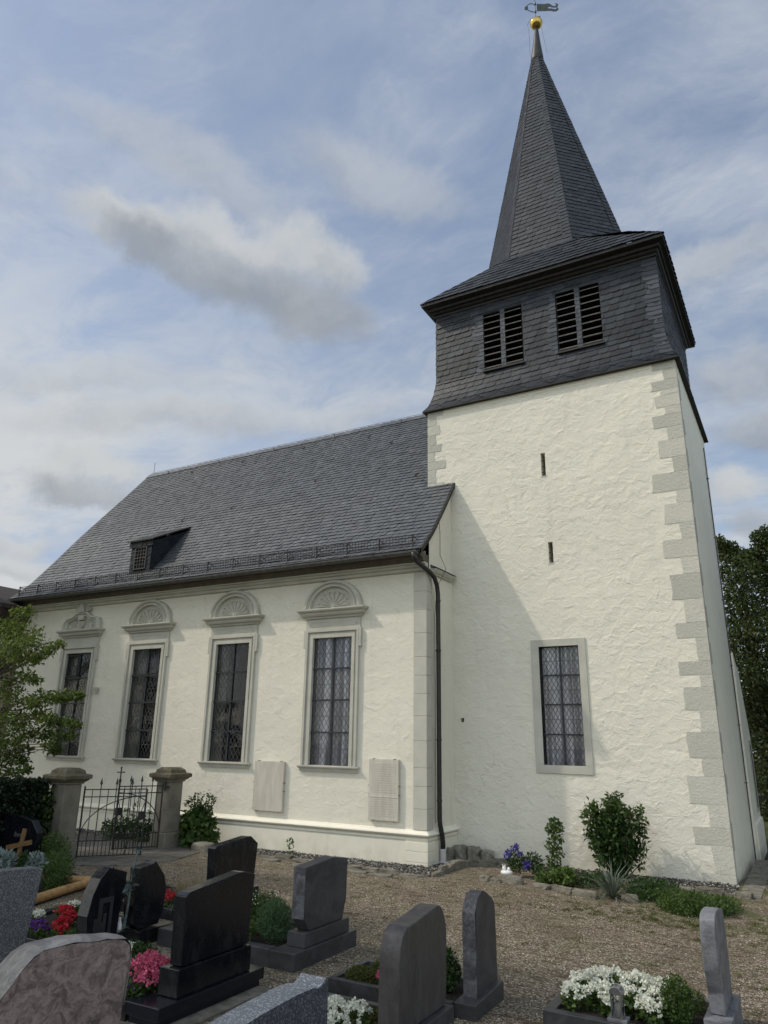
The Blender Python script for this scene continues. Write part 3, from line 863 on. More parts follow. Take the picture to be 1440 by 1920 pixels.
# ---------------------------------------------------------------- windows
def lattice(mb_c, mb_b, x0, x1, z0, z1, y, cols=2, rows=4, cell=(.085, .165)):
    """lead cames as diamonds, iron bars between the panels"""
    W = (x1 - x0) / cols; H = (z1 - z0) / rows
    for i in range(cols):
        for j in range(rows):
            a0, a1, b0, b1 = x0 + W * i + .022, x0 + W * (i + 1) - .022, z0 + H * j + .018, z0 + H * (j + 1) - .018
            reg = [(a0, b0), (a1, b0), (a1, b1), (a0, b1)]
            nx = 4; cw = (a1 - a0) / nx * 1.0; chh = (b1 - b0) / 3.5
            for sgn in (1, -1):
                for k in range(-9, 16):
                    # band of slope chh/cw
                    xa = a0 + k * cw; t = .0058
                    p = [(xa - t, b0 - 0), (xa + t, b0 - 0), (xa + t + sgn * cw * 3.5, b1), (xa - t + sgn * cw * 3.5, b1)]
                    q = clip_poly(p, reg)
                    if len(q) >= 3: mb_c.add([(u, y + (.0015 if sgn > 0 else 0), v) for u, v in q], [tuple(range(len(q)))])
            mb_c.box(a0, a1, y - .008, y - .003, (b0 + b1) / 2 - .004, (b0 + b1) / 2 + .004)
    for i in range(cols + 1):
        x = x0 + W * i; t = .020 if 0 < i < cols else .014
        mb_b.box(x - t, x + t, y - .022, y - .009, z0, z1)
    for j in range(1, rows):
        z = z0 + H * j
        mb_b.box(x0, x1, y - .046, y - .0225, z - .016, z + .016)
        for q in (.12, .38, .62, .88): mb_b.box(x0 + (x1 - x0) * q - .012, x0 + (x1 - x0) * q + .012, y - .054, y - .0465, z - .022, z + .022)
def frame_ring(mb, x0, x1, z0, z1, o, y0, y1, bottom=True):
    """rectangular band of width o round the rectangle, mitred, from depth y0 (front) to y1"""
    ix = [(x0, z0), (x1, z0), (x1, z1), (x0, z1)]; ox = [(x0 - o, z0 - (o if bottom else 0)), (x1 + o, z0 - (o if bottom else 0)), (x1 + o, z1 + o), (x0 - o, z1 + o)]
    segs = range(4) if bottom else (1, 2, 3)
    for k in segs:
        q = (k + 1) % 4
        a, b_, c_, d_ = ix[k], ix[q], ox[q], ox[k]
        vs = [(p[0], y0, p[1]) for p in (a, b_, c_, d_)] + [(p[0], y1, p[1]) for p in (a, b_, c_, d_)]
        mb.add(vs, [(0, 1, 2, 3), (4, 7, 6, 5), (0, 4, 5, 1), (1, 5, 6, 2), (2, 6, 7, 3), (3, 7, 4, 0)])
def curtain(mb, x0, x1, z0, z1, y, seed):
    rd = random.Random(seed); N = 60; hs = []
    ph = [rd.uniform(0, 6) for _ in range(4)]
    for i in range(N + 1):
        t = i / N
        hs.append((x0 + (x1 - x0) * t, y + .03 * math.sin(t * 34 + ph[0]) + .018 * math.sin(t * 61 + ph[1])))
    vs = [(x, yy, z) for z in (z0, z1) for x, yy in hs]
    mb.add(vs, [(i, i + 1, N + 2 + i, N + 1 + i) for i in range(N)])
def nave_window(c, ogee=False, cur=False, seed=1, label=None):
    wd = MB()
    y = .045
    x0, x1 = c - HW, c + HW
    fr = MB()
    # architrave: three stepped bands, with ears at the top
    frame_ring(fr, x0, x1, WZ0, WZ1, .075, -.050, .20, False)
    frame_ring(fr, x0 - .078, x1 + .078, WZ0, WZ1 + .078, .045, -.032, -.001, False)
    frame_ring(fr, x0 - .126, x1 + .126, WZ0, WZ1 + .126, .052, -.070, -.001, False)
    for s_ in (-1, 1):
        xa = c + s_ * (HW + .181); xb = c + s_ * (HW + .232)
        fr.box(min(xa, xb), max(xa, xb), -.066, -.001, 4.03, WZ1 + .176)
    win = fr.build('window', 'trim', church)
    if label: win['label'] = label
    # frieze with two sunk panels, cornice
    z0 = WZ1 + .182
    tp = MB()
    tp.box(c - .69, c + .69, -.045, -.001, z0, z0 + .22)
    if not ogee:
        for s_ in (-1, 1):
            pan = []
            cxp = c + s_ * .32
            for k in range(24):
                th = 2 * math.pi * k / 24
                pan.append((cxp + s_ * 0 + (.22 if math.cos(th) > 0 else -.22) + .06 * math.cos(th), z0 + .11 + .055 * math.sin(th)))
            n_ = len(pan)
            inner = [(cxp + (px - cxp) * .94, z0 + .11 + (pz - z0 - .11) * .78) for px, pz in pan]
            vs = [(a, -.051, b_) for a, b_ in pan] + [(a, -.051, b_) for a, b_ in inner] + [(a, -.0455, b_) for a, b_ in pan] + [(a, -.0455, b_) for a, b_ in inner]
            fs = []
            for k in range(n_):
                q = (k + 1) % n_
                fs += [(k, q, n_ + q, n_ + k), (k, 2 * n_ + k, 2 * n_ + q, q), (n_ + k, n_ + q, 3 * n_ + q, 3 * n_ + k)]
            tp.add(vs, fs)
    cp = [(.05, z0 + .222), (.08, z0 + .235), (.085, z0 + .265), (.13, z0 + .285), (.15, z0 + .315), (.155, z0 + .345), (.20, z0 + .375), (.215, z0 + .40), (.215, z0 + .428), (.05, z0 + .448)]
    n_ = len(cp)
    rings = []
    for (sx, fl_) in ((-1, 0), (1, 0)):
        pass
    base = .69
    pathp = [lambda o, z: (c - base - o + .05, -.001, z), lambda o, z: (c - base - o + .05, -o, z), lambda o, z: (c + base + o - .05, -o, z), lambda o, z: (c + base + o - .05, -.001, z)]
    vs = [f_(o, z) for f_ in pathp for o, z in cp]
    fs = [(k * n_ + i, k * n_ + i + 1, (k + 1) * n_ + i + 1, (k + 1) * n_ + i) for k in range(3) for i in range(n_ - 1)]
    fs += [tuple(k * n_ + n_ - 1 for k in range(4)), tuple(k * n_ for k in range(4))[::-1]]
    tp.add(vs, fs)
    tp.build('window_cornice', 'trim', win)
    # pediment
    zb_ = z0 + .447
    pd = MB()
    if ogee:
        half = [(.74, 0), (.735, .12), (.70, .22), (.63, .29), (.52, .315), (.42, .325), (.33, .36), (.25, .42), (.20, .45)]
        out_ = [(c + x_, zb_ + z_) for x_, z_ in half] + [(c - x_, zb_ + z_) for x_, z_ in half[::-1]]
    else:
        out_ = [(c + .73 * math.cos(math.pi * k / 32), zb_ + .60 * math.sin(math.pi * k / 32)) for k in range(33)]
    mid = (c, zb_)
    def sc_(p, k): return (mid[0] + (p[0] - mid[0]) * k, mid[1] + (p[1] - mid[1]) * k)
    lev = [(1.0, .001), (1.0, .115), (.95, .150), (.90, .150), (.875, .105), (.83, .095), (.80, .125), (.765, .125), (.75, .045), (.0, .04)]
    n_ = len(out_)
    vs = []
    for k, dpt in lev[:-1]:
        vs += [(sc_(p, k)[0], -dpt, zb_ + (p[1] - zb_) * (k if p[1] > zb_ else 1)) for p in out_]
    fs = []
    for L_ in range(len(lev) - 2):
        for i in range(n_ - 1):
            fs.append((L_ * n_ + i, L_ * n_ + i + 1, (L_ + 1) * n_ + i + 1, (L_ + 1) * n_ + i))
    last = (len(lev) - 2) * n_
    fs.append(tuple(last + i for i in range(n_)))
    pd.add(vs, fs)
    ped = pd.build('pediment', 'trim', win)
    sh = MB()
    if not ogee:
        sx, sz = .41, .33
        for k in range(8):
            a0 = math.pi * (k) / 8; a1 = math.pi * (k + 1) / 8; am = (a0 + a1) / 2
            # petal: raised rim tube + dished face
            pts = [(0.06, a0 * .5 + am * .5), (.6, a0 + .04), (.86, a0 + .05), (.98, am - .07), (1.0, am), (.98, am + .07), (.86, a1 - .05), (.6, a1 - .04), (0.06, a1 * .5 + am * .5)]
            P = [(c + sx * r_ * math.cos(t_), -.066, zb_ + .03 + sz * r_ * math.sin(t_)) for r_, t_ in pts]
            sh.tube(P, .0125, 5)
            sh.add([(x_, -.047, z_) for x_, _, z_ in P] + [(c + sx * .7 * math.cos(am), -.066, zb_ + .03 + sz * .7 * math.sin(am))], [(i, i + 1, 9) for i in range(8)])
            for da in (0,):
                sh.add([(c + sx * r_ * math.cos(a0 + dt), -dp_, zb_ + .03 + sz * r_ * math.sin(a0 + dt)) for r_, dt, dp_ in ((.9, 0, .05), (1.03, -.06, .065), (1.03, .06, .065))], [(0, 1, 2)])
        sh.tube([(c, -.05, zb_ + .02), (c, -.085, zb_ + .02)], .04, 10)
        sh.build('shell_relief', 'trim', win)
    else:
        # keystone block, scrolls, shield and leaf carving
        sh.prism([(-.12, .45), (.12, .45), (.10, .53), (.055, .60), (.045, .66), (0, .70), (-.045, .66), (-.055, .60), (-.10, .53)], lambda x_, z_: (c + x_, -.001, zb_ + z_), lambda x_, z_: (c + x_, -.17, zb_ + z_))
        for s_ in (-1, 1):
            vo_ = MB()
            for k in range(3):
                vo_.tube([(c + s_ * .20, -.02, zb_ + .53), (c + s_ * .20, -.13 - .008 * k, zb_ + .53)], .066 - .02 * k, 16)
            vo_.build('scroll', 'trim', win)
        sh.prism([(-.10, .24), (.10, .24), (.11, .30), (.09, .36), (-.09, .36), (-.11, .30)], lambda x_, z_: (c + x_, -.04, zb_ + z_), lambda x_, z_: (c + x_, -.15, zb_ + z_))
        sh.prism([(-.10, .22), (-.10, .11), (-.06, .05), (0, .02), (.06, .05), (.10, .11), (.10, .22)], lambda x_, z_: (c + x_, -.04, zb_ + z_), lambda x_, z_: (c + x_, -.10, zb_ + z_))
        rd = random.Random(5)
        for k in range(22):
            s_ = rd.choice((-1, 1)); x_ = s_ * rd.uniform(.14, .48); z_ = rd.uniform(.02, max(.05, .26 - abs(x_) * .42)) 
            pts = [(x_, z_), (x_ + s_ * .03, z_ + .035), (x_ + s_ * .06, z_ + .02), (x_ + s_ * .05, z_ - .01)]
            sh.tube([(c + a, -.06, zb_ + b_) for a, b_ in pts], [.006, .016, .014, .004], 5)
        sh.build('carved_relief', 'trim', win)
        sb = MB()
        for z_ in (.195, .155, .115, .075): sb.box(c - .065, c + .065, -.106, -.1005, zb_ + z_, zb_ + z_ + .016)
        sb.box(c - .065, c - .045, -.109, -.1065, zb_ + .13, zb_ + .20); sb.box(c - .008, c + .008, -.109, -.1065, zb_ + .05, zb_ + .11)
        sb.build('coat_of_arms', 'engraving', win)
    # sill
    sl = MB()
    spf = [(0, 1.545), (.04, 1.545), (.05, 1.60), (.085, 1.615), (.095, 1.635), (.095, 1.652), (0, 1.662)]
    n_ = len(spf); bs = .69
    pathp = [lambda o, z: (c - bs - o * .4, -.001, z), lambda o, z: (c - bs - o * .4, -o - .001, z), lambda o, z: (c + bs + o * .4, -o - .001, z), lambda o, z: (c + bs + o * .4, -.001, z)]
    vs = [f_(o, z) for f_ in pathp for o, z in spf]
    fs = [(k * n_ + i, k * n_ + i + 1, (k + 1) * n_ + i + 1, (k + 1) * n_ + i) for k in range(3) for i in range(n_ - 1)]
    fs += [tuple(k * n_ + n_ - 1 for k in range(4)), tuple(k * n_ for k in range(4))[::-1]]
    sl.add(vs, fs)
    sl.box(x0, x1, .001, .2, WZ0 - .05, WZ0 + .004)
    sl.build('sill', 'trim', win)
    mc, mb_ = MB(), MB()
    lattice(mc, mb_, x0, x1, WZ0, WZ1, y)
    mc.build('lead_lattice', 'came', win); mb_.build('window_bar', 'bar', win)
    gl = MB(); gl.quad((x0, y + .006, WZ0), (x1, y + .006, WZ0), (x1, y + .006, WZ1), (x0, y + .006, WZ1))
    gl.build('glass', 'glass', win)
    if cur:
        cu = MB(); curtain(cu, x0, x1, WZ0, WZ1, y + .10, seed); cu.build('curtain', 'curtain', win)
    return win
w1 = nave_window(WC[0], True, label='westernmost window of the nave, under an ogee pediment carved with a coat of arms')
op = MB(); op.box(WC[0] - HW + .05, WC[0] - .03, -.02, .018, WZ0 + 1.97, WZ1 - .04); op.f = op.f[:]; 
opo = MB(); frame_ring(opo, WC[0] - HW + .07, WC[0] - .05, WZ0 + 2.0, WZ1 - .07, .022, -.012, .02)
opo.build('casement', 'bar', w1)
lp = MB(); lp.box(WC[0] + .78, WC[0] + .92, -.10, -.001, 3.27, 3.34); lp.box(WC[0] + .80, WC[0] + .90, -.085, -.001, 3.20, 3.27)
lp.build('outdoor_lamp', 'trim', church)
nave_window(WC[1])
nave_window(WC[2])
nave_window(WC[3], cur=True, seed=3, label='nave window nearest the tower, grey curtain behind its leaded glass')
# ---------------------------------------------------------------- tower
TWX0, TWX1, TWZ0, TWZ1 = 1.86, 2.655, 1.77, 4.0
tw = MB()
SL = [(2.105, 2.20, 7.61, 8.13), (2.165, 2.26, 5.70, 6.14)]
HOLE = (.14, .215, 2.55, 2.63)
holed_wall(tw, TX0, TX1, -.5, 9.80, [(TWX0, TWX1, TWZ0, TWZ1)] + SL + [HOLE], TY, .5)
tw.quad((TX0, TY, -.5), (TX0, TB, -.5), (TX0, TB, 9.80), (TX0, TY, 9.80))
tw.quad((TX0, TB, -.5), (TX1, TB, -.5), (TX1, TB, 9.80), (TX0, TB, 9.80))
tower = tw.build('tower_wall', 'roughcast', church)
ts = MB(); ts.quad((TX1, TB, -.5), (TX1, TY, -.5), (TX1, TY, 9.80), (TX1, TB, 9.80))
ts.build('tower_side_wall', 'shade_side_plaster', tower)
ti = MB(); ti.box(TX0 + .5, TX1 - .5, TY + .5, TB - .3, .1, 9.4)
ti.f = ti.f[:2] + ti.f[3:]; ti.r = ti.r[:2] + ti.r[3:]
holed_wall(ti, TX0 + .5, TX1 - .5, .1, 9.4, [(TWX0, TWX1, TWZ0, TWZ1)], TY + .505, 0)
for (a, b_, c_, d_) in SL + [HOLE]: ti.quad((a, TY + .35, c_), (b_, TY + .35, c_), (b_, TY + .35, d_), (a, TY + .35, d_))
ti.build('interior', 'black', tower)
for (a, b_, c_, d_) in SL:
    sw = MB().box(a - .012, b_ + .012, TY - .006, TY + .06, c_ - .03, c_ - .002).build('slit_window', 'trim', church)
    k = c_ + .09
    while k < d_ - .05:
        MB().box(a - .004, b_ + .004, TY + .03, TY + .045, k, k + .012).build('crossbar', 'iron', sw); k += .13
RQ = [(9.69,9.56,0.46),(9.49,9.23,0.26),(9.25,9.09,0.50),(9.04,8.89,0.33),(8.92,8.71,0.47),(8.66,8.44,0.30),(8.49,8.28,0.54),(8.22,7.91,0.28),(7.95,7.62,0.50),(7.57,7.19,0.26),(7.26,6.96,0.68),(6.88,6.61,0.25),(6.62,6.27,0.50),(6.22,5.90,0.26),(5.91,5.61,0.59),(5.55,5.23,0.30),(5.23,4.80,0.52),(4.75,4.36,0.32),(4.32,4.08,0.52),(4.04,3.63,0.21),(3.62,3.40,0.54),(3.38,3.19,0.22),(3.17,2.78,0.50),(2.77,2.42,0.28),(2.40,1.98,0.52),(1.97,1.70,0.33),(1.67,1.23,0.59),(1.22,0.90,0.31),(0.86,0.59,0.57),(0.58,0.19,0.32),(0.15,0.00,0.50) ]
LQ = [(9.65,9.52,0.40),(9.54,9.34,0.21),(9.30,9.05,0.31),(9.06,8.86,0.19),(8.81,8.61,0.35),(8.63,8.46,0.18),(8.40,8.16,0.44),(8.19,7.90,0.21),(7.86,7.72,0.40) ]
rd = random.Random(31)
def quoin(z1, z0, w_, left=False):
    q = MB()
    w_ = w_ + rd.uniform(-.01, .01)
    # ragged inner edge, three segments
    zs = [z0 + .003, z0 + (z1 - z0) * .3, z0 + (z1 - z0) * .7, z1 - .003]
    js = [rd.uniform(-.018, .018) for _ in zs]
    if left:
        X0 = TX0 - .006
        pts = [(X0, zs[0]), (X0, zs[3])] + [(TX0 + w_ + j, z) for z, j in zip(zs[::-1], js)]
        q.prism(pts, lambda x, z: (x, TY - .008, z), lambda x, z: (x, TY + .02, z), rd.random())
        q.box(X0 - .0, TX0 + .002, TY - .004, TY + w_ * .8, zs[0], zs[3], rd.random())
    else:
        X1 = TX1 + .006
        pts = [(X1, zs[0]), (X1, zs[3])] + [(TX1 - w_ + j, z) for z, j in zip(zs[::-1], js)]
        q.prism(pts, lambda x, z: (x, TY - .008, z), lambda x, z: (x, TY + .02, z), rd.random())
    return q
prev = None
for i, (za, zb2, w_) in enumerate(RQ):
    if i + 1 < len(RQ): zb2 = RQ[i + 1][0]
    quoin(za, zb2, w_).build('quoin', 'quoin', tower)
for i, (za, zb2, w_) in enumerate(LQ):
    if i + 1 < len(LQ): zb2 = LQ[i + 1][0]
    quoin(za, zb2, w_, True).build('quoin', 'quoin', tower)
qs = MB(); z = -.3; k = 0
while z < 9.6:
    h_ = rd.uniform(.28, .48); w_ = (.16 if k % 2 else .34) + rd.uniform(-.04, .04); k += 1
    qs.prism([(TY - .004, z), (TY - .004, z + h_), (TY + w_ + rd.uniform(-.02, .02), z + h_), (TY + w_ + rd.uniform(-.02, .02), z)], lambda y, z_: (TX1 - .001, y, z_), lambda y, z_: (TX1 + .007, y, z_), 0)
    z += h_
qs.build('side_quoin_strip', 'trim', tower)
# smooth painted band under the slate skirt
bd = MB(); bd.box(TX0 + .42, TX1 - .45, TY - .006, TY + .01, 9.57, 9.79); bd.build('smooth_band', 'plinth', tower)
# frame of the tower window
fr = MB()
FX0, FX1, FZ0, FZ1 = 1.70, 2.795, 1.62, 4.14
yf, yb = TY - .025, TY + .22
for (a, b_, c_, d_) in ((FX0, TWX0, TWZ0, FZ1), (TWX1, FX1, TWZ0, FZ1), (TWX0, TWX1, TWZ1, FZ1), (FX0, FX1, FZ0, TWZ0)):
    fr.box(a, b_, yf, TY + .2, c_, d_)
twin = fr.build('window', 'trim', church, bevel=.004)
twin['label'] = 'tall plain framed window low in the tower face'
mc, mb_ = MB(), MB()
lattice(mc, mb_, TWX0, TWX1, TWZ0, TWZ1, TY + .085)
mc.build('lead_lattice', 'came', twin); mb_.build('window_bar', 'bar', twin)
gl = MB(); gl.quad((TWX0, TY + .092, TWZ0), (TWX1, TY + .092, TWZ0), (TWX1, TY + .092, TWZ1), (TWX0, TY + .092, TWZ1)); gl.build('glass', 'glass', twin)
cu = MB(); curtain(cu, TWX0, TWX1, TWZ0, TWZ1, TY + .17, 8); cu.build('curtain', 'curtain', twin)
# small metal anchor on the wall
an = MB(); an.tube([(2.52, TY - .001, .62), (2.52, TY - .06, .63)], .028, 10); an.build('wall_anchor', 'plinth', church)
# thin conductor down the side
cb = MB(); cb.tube([(TX1 + .03, 5.35, 9.2), (TX1 + .03, 5.45, 6.0), (TX1 + .03, 5.5, 3.0), (TX1 + .03, 5.45, -.3)], .014, 6)
for z in (8.4, 6.9, 5.4, 3.9, 2.6, 1.4): cb.box(TX1 - .0, TX1 + .06, 5.40, 5.43, z, z + .02)
cb.build('conductor_cable', 'wire', church)

# belfry: slate clad storey with a flared foot
CX, CY = 2.20, 3.70
def bel(half_x, half_y, z):
    return [(CX - half_x, CY - half_y, z), (CX + half_x, CY - half_y, z), (CX + half_x, CY + half_y, z), (CX - half_x, CY + half_y, z)]
BP = [(2.875, 2.495, 9.675), (2.80, 2.42, 9.78), (2.75, 2.355, 9.92), (2.70, 2.305, 10.09), (2.66, 2.265, 10.29), (2.635, 2.24, 10.48), (2.63, 2.24, 12.44)]
LV = [(.83, 1.775, 10.52, 12.02), (2.615, 3.585, 10.53, 12.04)]
bb = MB()
vs = [p for (hx, hy, z) in BP for p in bel(hx - .004, hy - .004, z)]
fs = []
for k in range(len(BP) - 1):
    for i in range(4):
        q = (i + 1) % 4
        if k == len(BP) - 2 and i == 0: continue
        fs.append((k * 4 + i, k * 4 + q, (k + 1) * 4 + q, (k + 1) * 4 + i))
bb.add(vs, fs)
YF = CY - 2.24 + .004
holed_wall(bb, CX - 2.631, CX + 2.631, 10.48, 12.44, [(a, b_, c_, d_) for a, b_, c_, d_ in LV], YF, .3)
bb.add([(x_, CY - y_ + .0, z_) for (y_, z_) in ((2.246, 10.5), (1.94, 10.5), (1.94, 12.3), (2.236, 12.3)) for x_ in (CX - 2.5, CX + 2.5)], [(2, 3, 5, 4)])
bb.add([(p[0], p[1], 9.69) for p in bel(2.86, 2.48, 9.69)], [(3, 2, 1, 0)])
belfry = bb.build('belfry', 'under', church)
bsl = MB()
arcs = [0]
for (a, _, z0), (c_, _, z1) in zip(BP, BP[1:]): arcs.append(arcs[-1] + math.hypot(a - c_, z1 - z0))
def bel3(side):
    def f(u, v, l=0):
        v = max(0, min(v, arcs[-1] - 1e-6))
        for i in range(len(arcs) - 1):
            if v <= arcs[i + 1]: break
        t = (v - arcs[i]) / (arcs[i + 1] - arcs[i])
        hx = BP[i][0] + (BP[i + 1][0] - BP[i][0]) * t; hy = BP[i][1] + (BP[i + 1][1] - BP[i][1]) * t; z = BP[i][2] + (BP[i + 1][2] - BP[i][2]) * t
        dx = BP[i + 1][0] - BP[i][0]; dz = BP[i + 1][2] - BP[i][2]; L_ = math.hypot(dx, dz)
        o, w2 = dz / L_ * l, -dx / L_ * l
        if side == 0: return Vector((CX + u * hx, CY - hy - o, z + w2))
        if side == 1: return Vector((CX + hx + o, CY + u * hy, z + w2))
        if side == 2: return Vector((CX - u * hx, CY + hy + o, z + w2))
        return Vector((CX - hx - o, CY - u * hy, z + w2))
    return f
def vof(z):
    for i in range(len(BP) - 1):
        if z <= BP[i + 1][2]: return arcs[i] + (arcs[i + 1] - arcs[i]) * (z - BP[i][2]) / (BP[i + 1][2] - BP[i][2])
A = arcs[-1]
for side in range(4):
    H_ = 2.66 if side % 2 == 0 else 2.27
    f0 = bel3(side)
    f = lambda u, v, l, f0=f0, H_=H_: f0(u / H_, v, l)
    def region(a, b_, c_, d_): return [(a, c_), (b_, c_), (b_, d_), (a, d_)]
    if side == 0:
        L1 = [(LV[0][0] - CX - .02, LV[0][1] - CX + .02, vof(LV[0][2]) - .02, vof(LV[0][3]) + .02), (LV[1][0] - CX - .02, LV[1][1] - CX + .02, vof(LV[1][2]) - .02, vof(LV[1][3]) + .02)]
        lo, hi = L1[0][2], L1[0][3]
        parts = [region(-H_, H_, .20, lo), region(-H_, H_, hi, A - .22)]
        xs_ = [-H_, L1[0][0] - .27, L1[0][0], L1[0][1], L1[1][0] - .27, L1[1][0], L1[1][1], H_ - .30, H_]
        parts = [region(-H_, H_, .20, lo), region(-H_, H_, hi, A - .22), region(-H_, L1[0][0], lo, hi), region(L1[0][1], L1[1][0], lo, hi), region(L1[1][1], H_, lo, hi)]
        for k, rg in enumerate(parts):
            slates(bsl, rg, f, .215, .148, .016, R(1.5), 11, rng=(0, 1.0))
        er = random.Random(44)
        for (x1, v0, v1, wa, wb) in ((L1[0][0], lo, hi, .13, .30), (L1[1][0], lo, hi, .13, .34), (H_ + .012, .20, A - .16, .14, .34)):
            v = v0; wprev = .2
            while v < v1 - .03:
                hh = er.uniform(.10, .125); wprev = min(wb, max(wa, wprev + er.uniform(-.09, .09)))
                w3 = wprev; tn = er.uniform(1.0, 2.7)  # paler tone stands in for the sheen of these tilted edge slates
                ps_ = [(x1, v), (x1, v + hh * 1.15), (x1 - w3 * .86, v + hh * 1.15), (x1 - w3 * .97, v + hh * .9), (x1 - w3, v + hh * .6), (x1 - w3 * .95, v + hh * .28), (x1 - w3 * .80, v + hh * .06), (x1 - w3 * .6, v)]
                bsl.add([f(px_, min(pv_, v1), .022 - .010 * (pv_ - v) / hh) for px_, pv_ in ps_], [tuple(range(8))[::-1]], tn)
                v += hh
        for (a0, a1, b0, b1) in L1:       # slated mullion
            mcx = (a0 + a1) / 2
            slates(bsl, region(mcx - .055, mcx + .055, b0, b1), lambda u, v, l: f(u, v, l + .01), .2, .11, .010, 0, 5, rng=(1.2, 2.4))
    else:
        slates(bsl, region(-H_, H_, .2, A), f, .235, .148, .016, R(1.5), 12 + side, rng=(0, .7))
    # course of slanted slates along foot and head
    slates(bsl, region(-H_ * 1.0, H_, .0, .22), f, .16, .30, .016, R(-38), 40 + side, rng=(0, .6))
    slates(bsl, region(-H_, H_ - (.1 if side == 0 else 0), A - .24, A), f, .17, .30, .016, R(-38), 50 + side, rng=(0, .6))
bsl.build('belfry_slates', 'belfry_slate', belfry)
drip = MB()
for hx, hy, z0, z1 in ((2.89, 2.51, 9.655, 9.678),):
    a, b_ = bel(hx, hy, z0), bel(hx, hy, z1)
    drip.add(a + b_, [(0, 1, 5, 4), (1, 2, 6, 5), (2, 3, 7, 6), (3, 0, 4, 7), (3, 2, 1, 0)])
drip.build('drip_edge', 'dark_wood', belfry)
for (a, b_, c_, d_) in LV:
    mcx = (a + b_) / 2
    lf = MB()
    # back so the opening reads as a dark room
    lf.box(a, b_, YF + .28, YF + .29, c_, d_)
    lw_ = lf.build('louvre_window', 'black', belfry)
    for (xa, xb) in ((a + .005, mcx - .055), (mcx + .055, b_ - .005)):
        z = c_ + .09
        while z < d_ - .03:
            s_ = MB()
            s_.prism([(YF - .030, z - .034), (YF - .026, z - .052), (YF + .13, z + .070), (YF + .124, z + .075)], lambda y, z_: (xa, y, z_), lambda y, z_: (xb, y, z_))
            s_.build('louvre_slat', 'louvre_wood', lw_)
            z += .17
    mm_ = MB(); mm_.box(mcx - .054, mcx + .054, YF - .004, YF + .2, c_, d_)
    mm_.box(a - .03, b_ + .03, YF - .07, YF + .02, c_ - .05, c_ - .005)
    mm_.build('louvre_frame', 'dark_wood', lw_)

# eaves of the tower roof and low skirt roof
EX, EY, EZ = 2.865, 2.595, 12.565
EC = 2.19
ev = MB()
def ring(hx, hy, z): return [(EC - hx, CY - hy, z), (EC + hx, CY - hy, z), (EC + hx, CY + hy, z), (EC - hx, CY + hy, z)]
lvl = [(2.60, 2.21, 12.30), (2.665, 2.275, 12.30), (2.665, 2.275, 12.35), (2.70, 2.33, 12.37), (2.72, 2.36, 12.41), (2.76, 2.42, 12.42), (2.77, 2.44, 12.47), (2.83, 2.55, 12.49), (EX, EY, 12.50), (EX, EY, EZ), (2.5, 2.2, EZ + .06)]
vs = [p for l_ in lvl for p in ring(*l_)]
fs = [(k * 4 + i, k * 4 + (i + 1) % 4, (k + 1) * 4 + (i + 1) % 4, (k + 1) * 4 + i) for k in range(len(lvl) - 1) for i in range(4)]
ev.add(vs, fs)
ev.build('tower_eaves', 'dark_wood', church)
SA, SZ0, SZ1 = 1.90, 13.45, 21.75
SX, SY, AX, AY = 2.22, 3.70, 1.93, 3.70
def octo(cx, cy, a, z):
    r_ = a / math.cos(math.pi / 8)
    return [Vector((cx + r_ * math.cos(math.pi / 8 + math.pi / 4 * k), cy + r_ * math.sin(math.pi / 8 + math.pi / 4 * k), z)) for k in range(8)]
OC = octo(SX, SY, SA, 0)
for k_ in range(8):
    OC[k_].z = 13.64 if k_ in (1, 2, 5, 6) else 14.22
EZ0 = EZ + .004
q_ = [Vector((EC + sx * (EX + .015), CY + sy * (EY + .015), EZ0)) for sx, sy in ((1, 1), (-1, 1), (-1, -1), (1, -1))]
# octagon vertices: 0,1 = NE, 2,3 = NW, 4,5 = SW, 6,7 = SE
faces = [(q_[2], q_[3], OC[6], OC[5]), (q_[3], q_[0], OC[0], OC[7]), (q_[0], q_[1], OC[2], OC[1]), (q_[1], q_[2], OC[4], OC[3]),
         (q_[2], OC[5], OC[4]), (q_[3], OC[7], OC[6]), (q_[0], OC[1], OC[0]), (q_[1], OC[3], OC[2])]
sk = MB()
sks = MB()
for k_, fc in enumerate(faces):
    fc = [Vector(p) for p in fc]
    p0, p1 = fc[0], fc[1]
    if k_ >= 4:
        p0 = fc[0]; e1 = Vector((-(fc[0].y - SY), fc[0].x - SX, 0)).normalized()
        nn = (fc[1] - fc[0]).cross(fc[2] - fc[0]).normalized()
        if nn.z < 0: nn = -nn
        e1 = Vector((0, 0, 1)).cross(nn).normalized(); e2 = nn.cross(e1)
    else:
        e1 = (p1 - p0).normalized(); nn = e1.cross(fc[2] - p0).normalized(); e2 = nn.cross(e1)
    # sprocketed foot: the plane sags a little towards the eaves
    to0, *_ = planar(p0, e1, e2)
    reg = [((p - p0).dot(e1), (p - p0).dot(e2)) for p in fc]
    ar = sum(reg[i][0] * reg[(i + 1) % len(reg)][1] - reg[(i + 1) % len(reg)][0] * reg[i][1] for i in range(len(reg)))
    if ar < 0: reg = reg[::-1]
    sk.add([to0(u, v, -.006) for u, v in reg], [tuple(range(len(reg)))])
    slates(sks, reg, to0, .21, .16, .021, 0, 60 + k_, rng=(.1, .95))
skirt = sk.build('skirt_roof', 'under', church)
sks.build('skirt_slates', 'spire_slate', skirt)

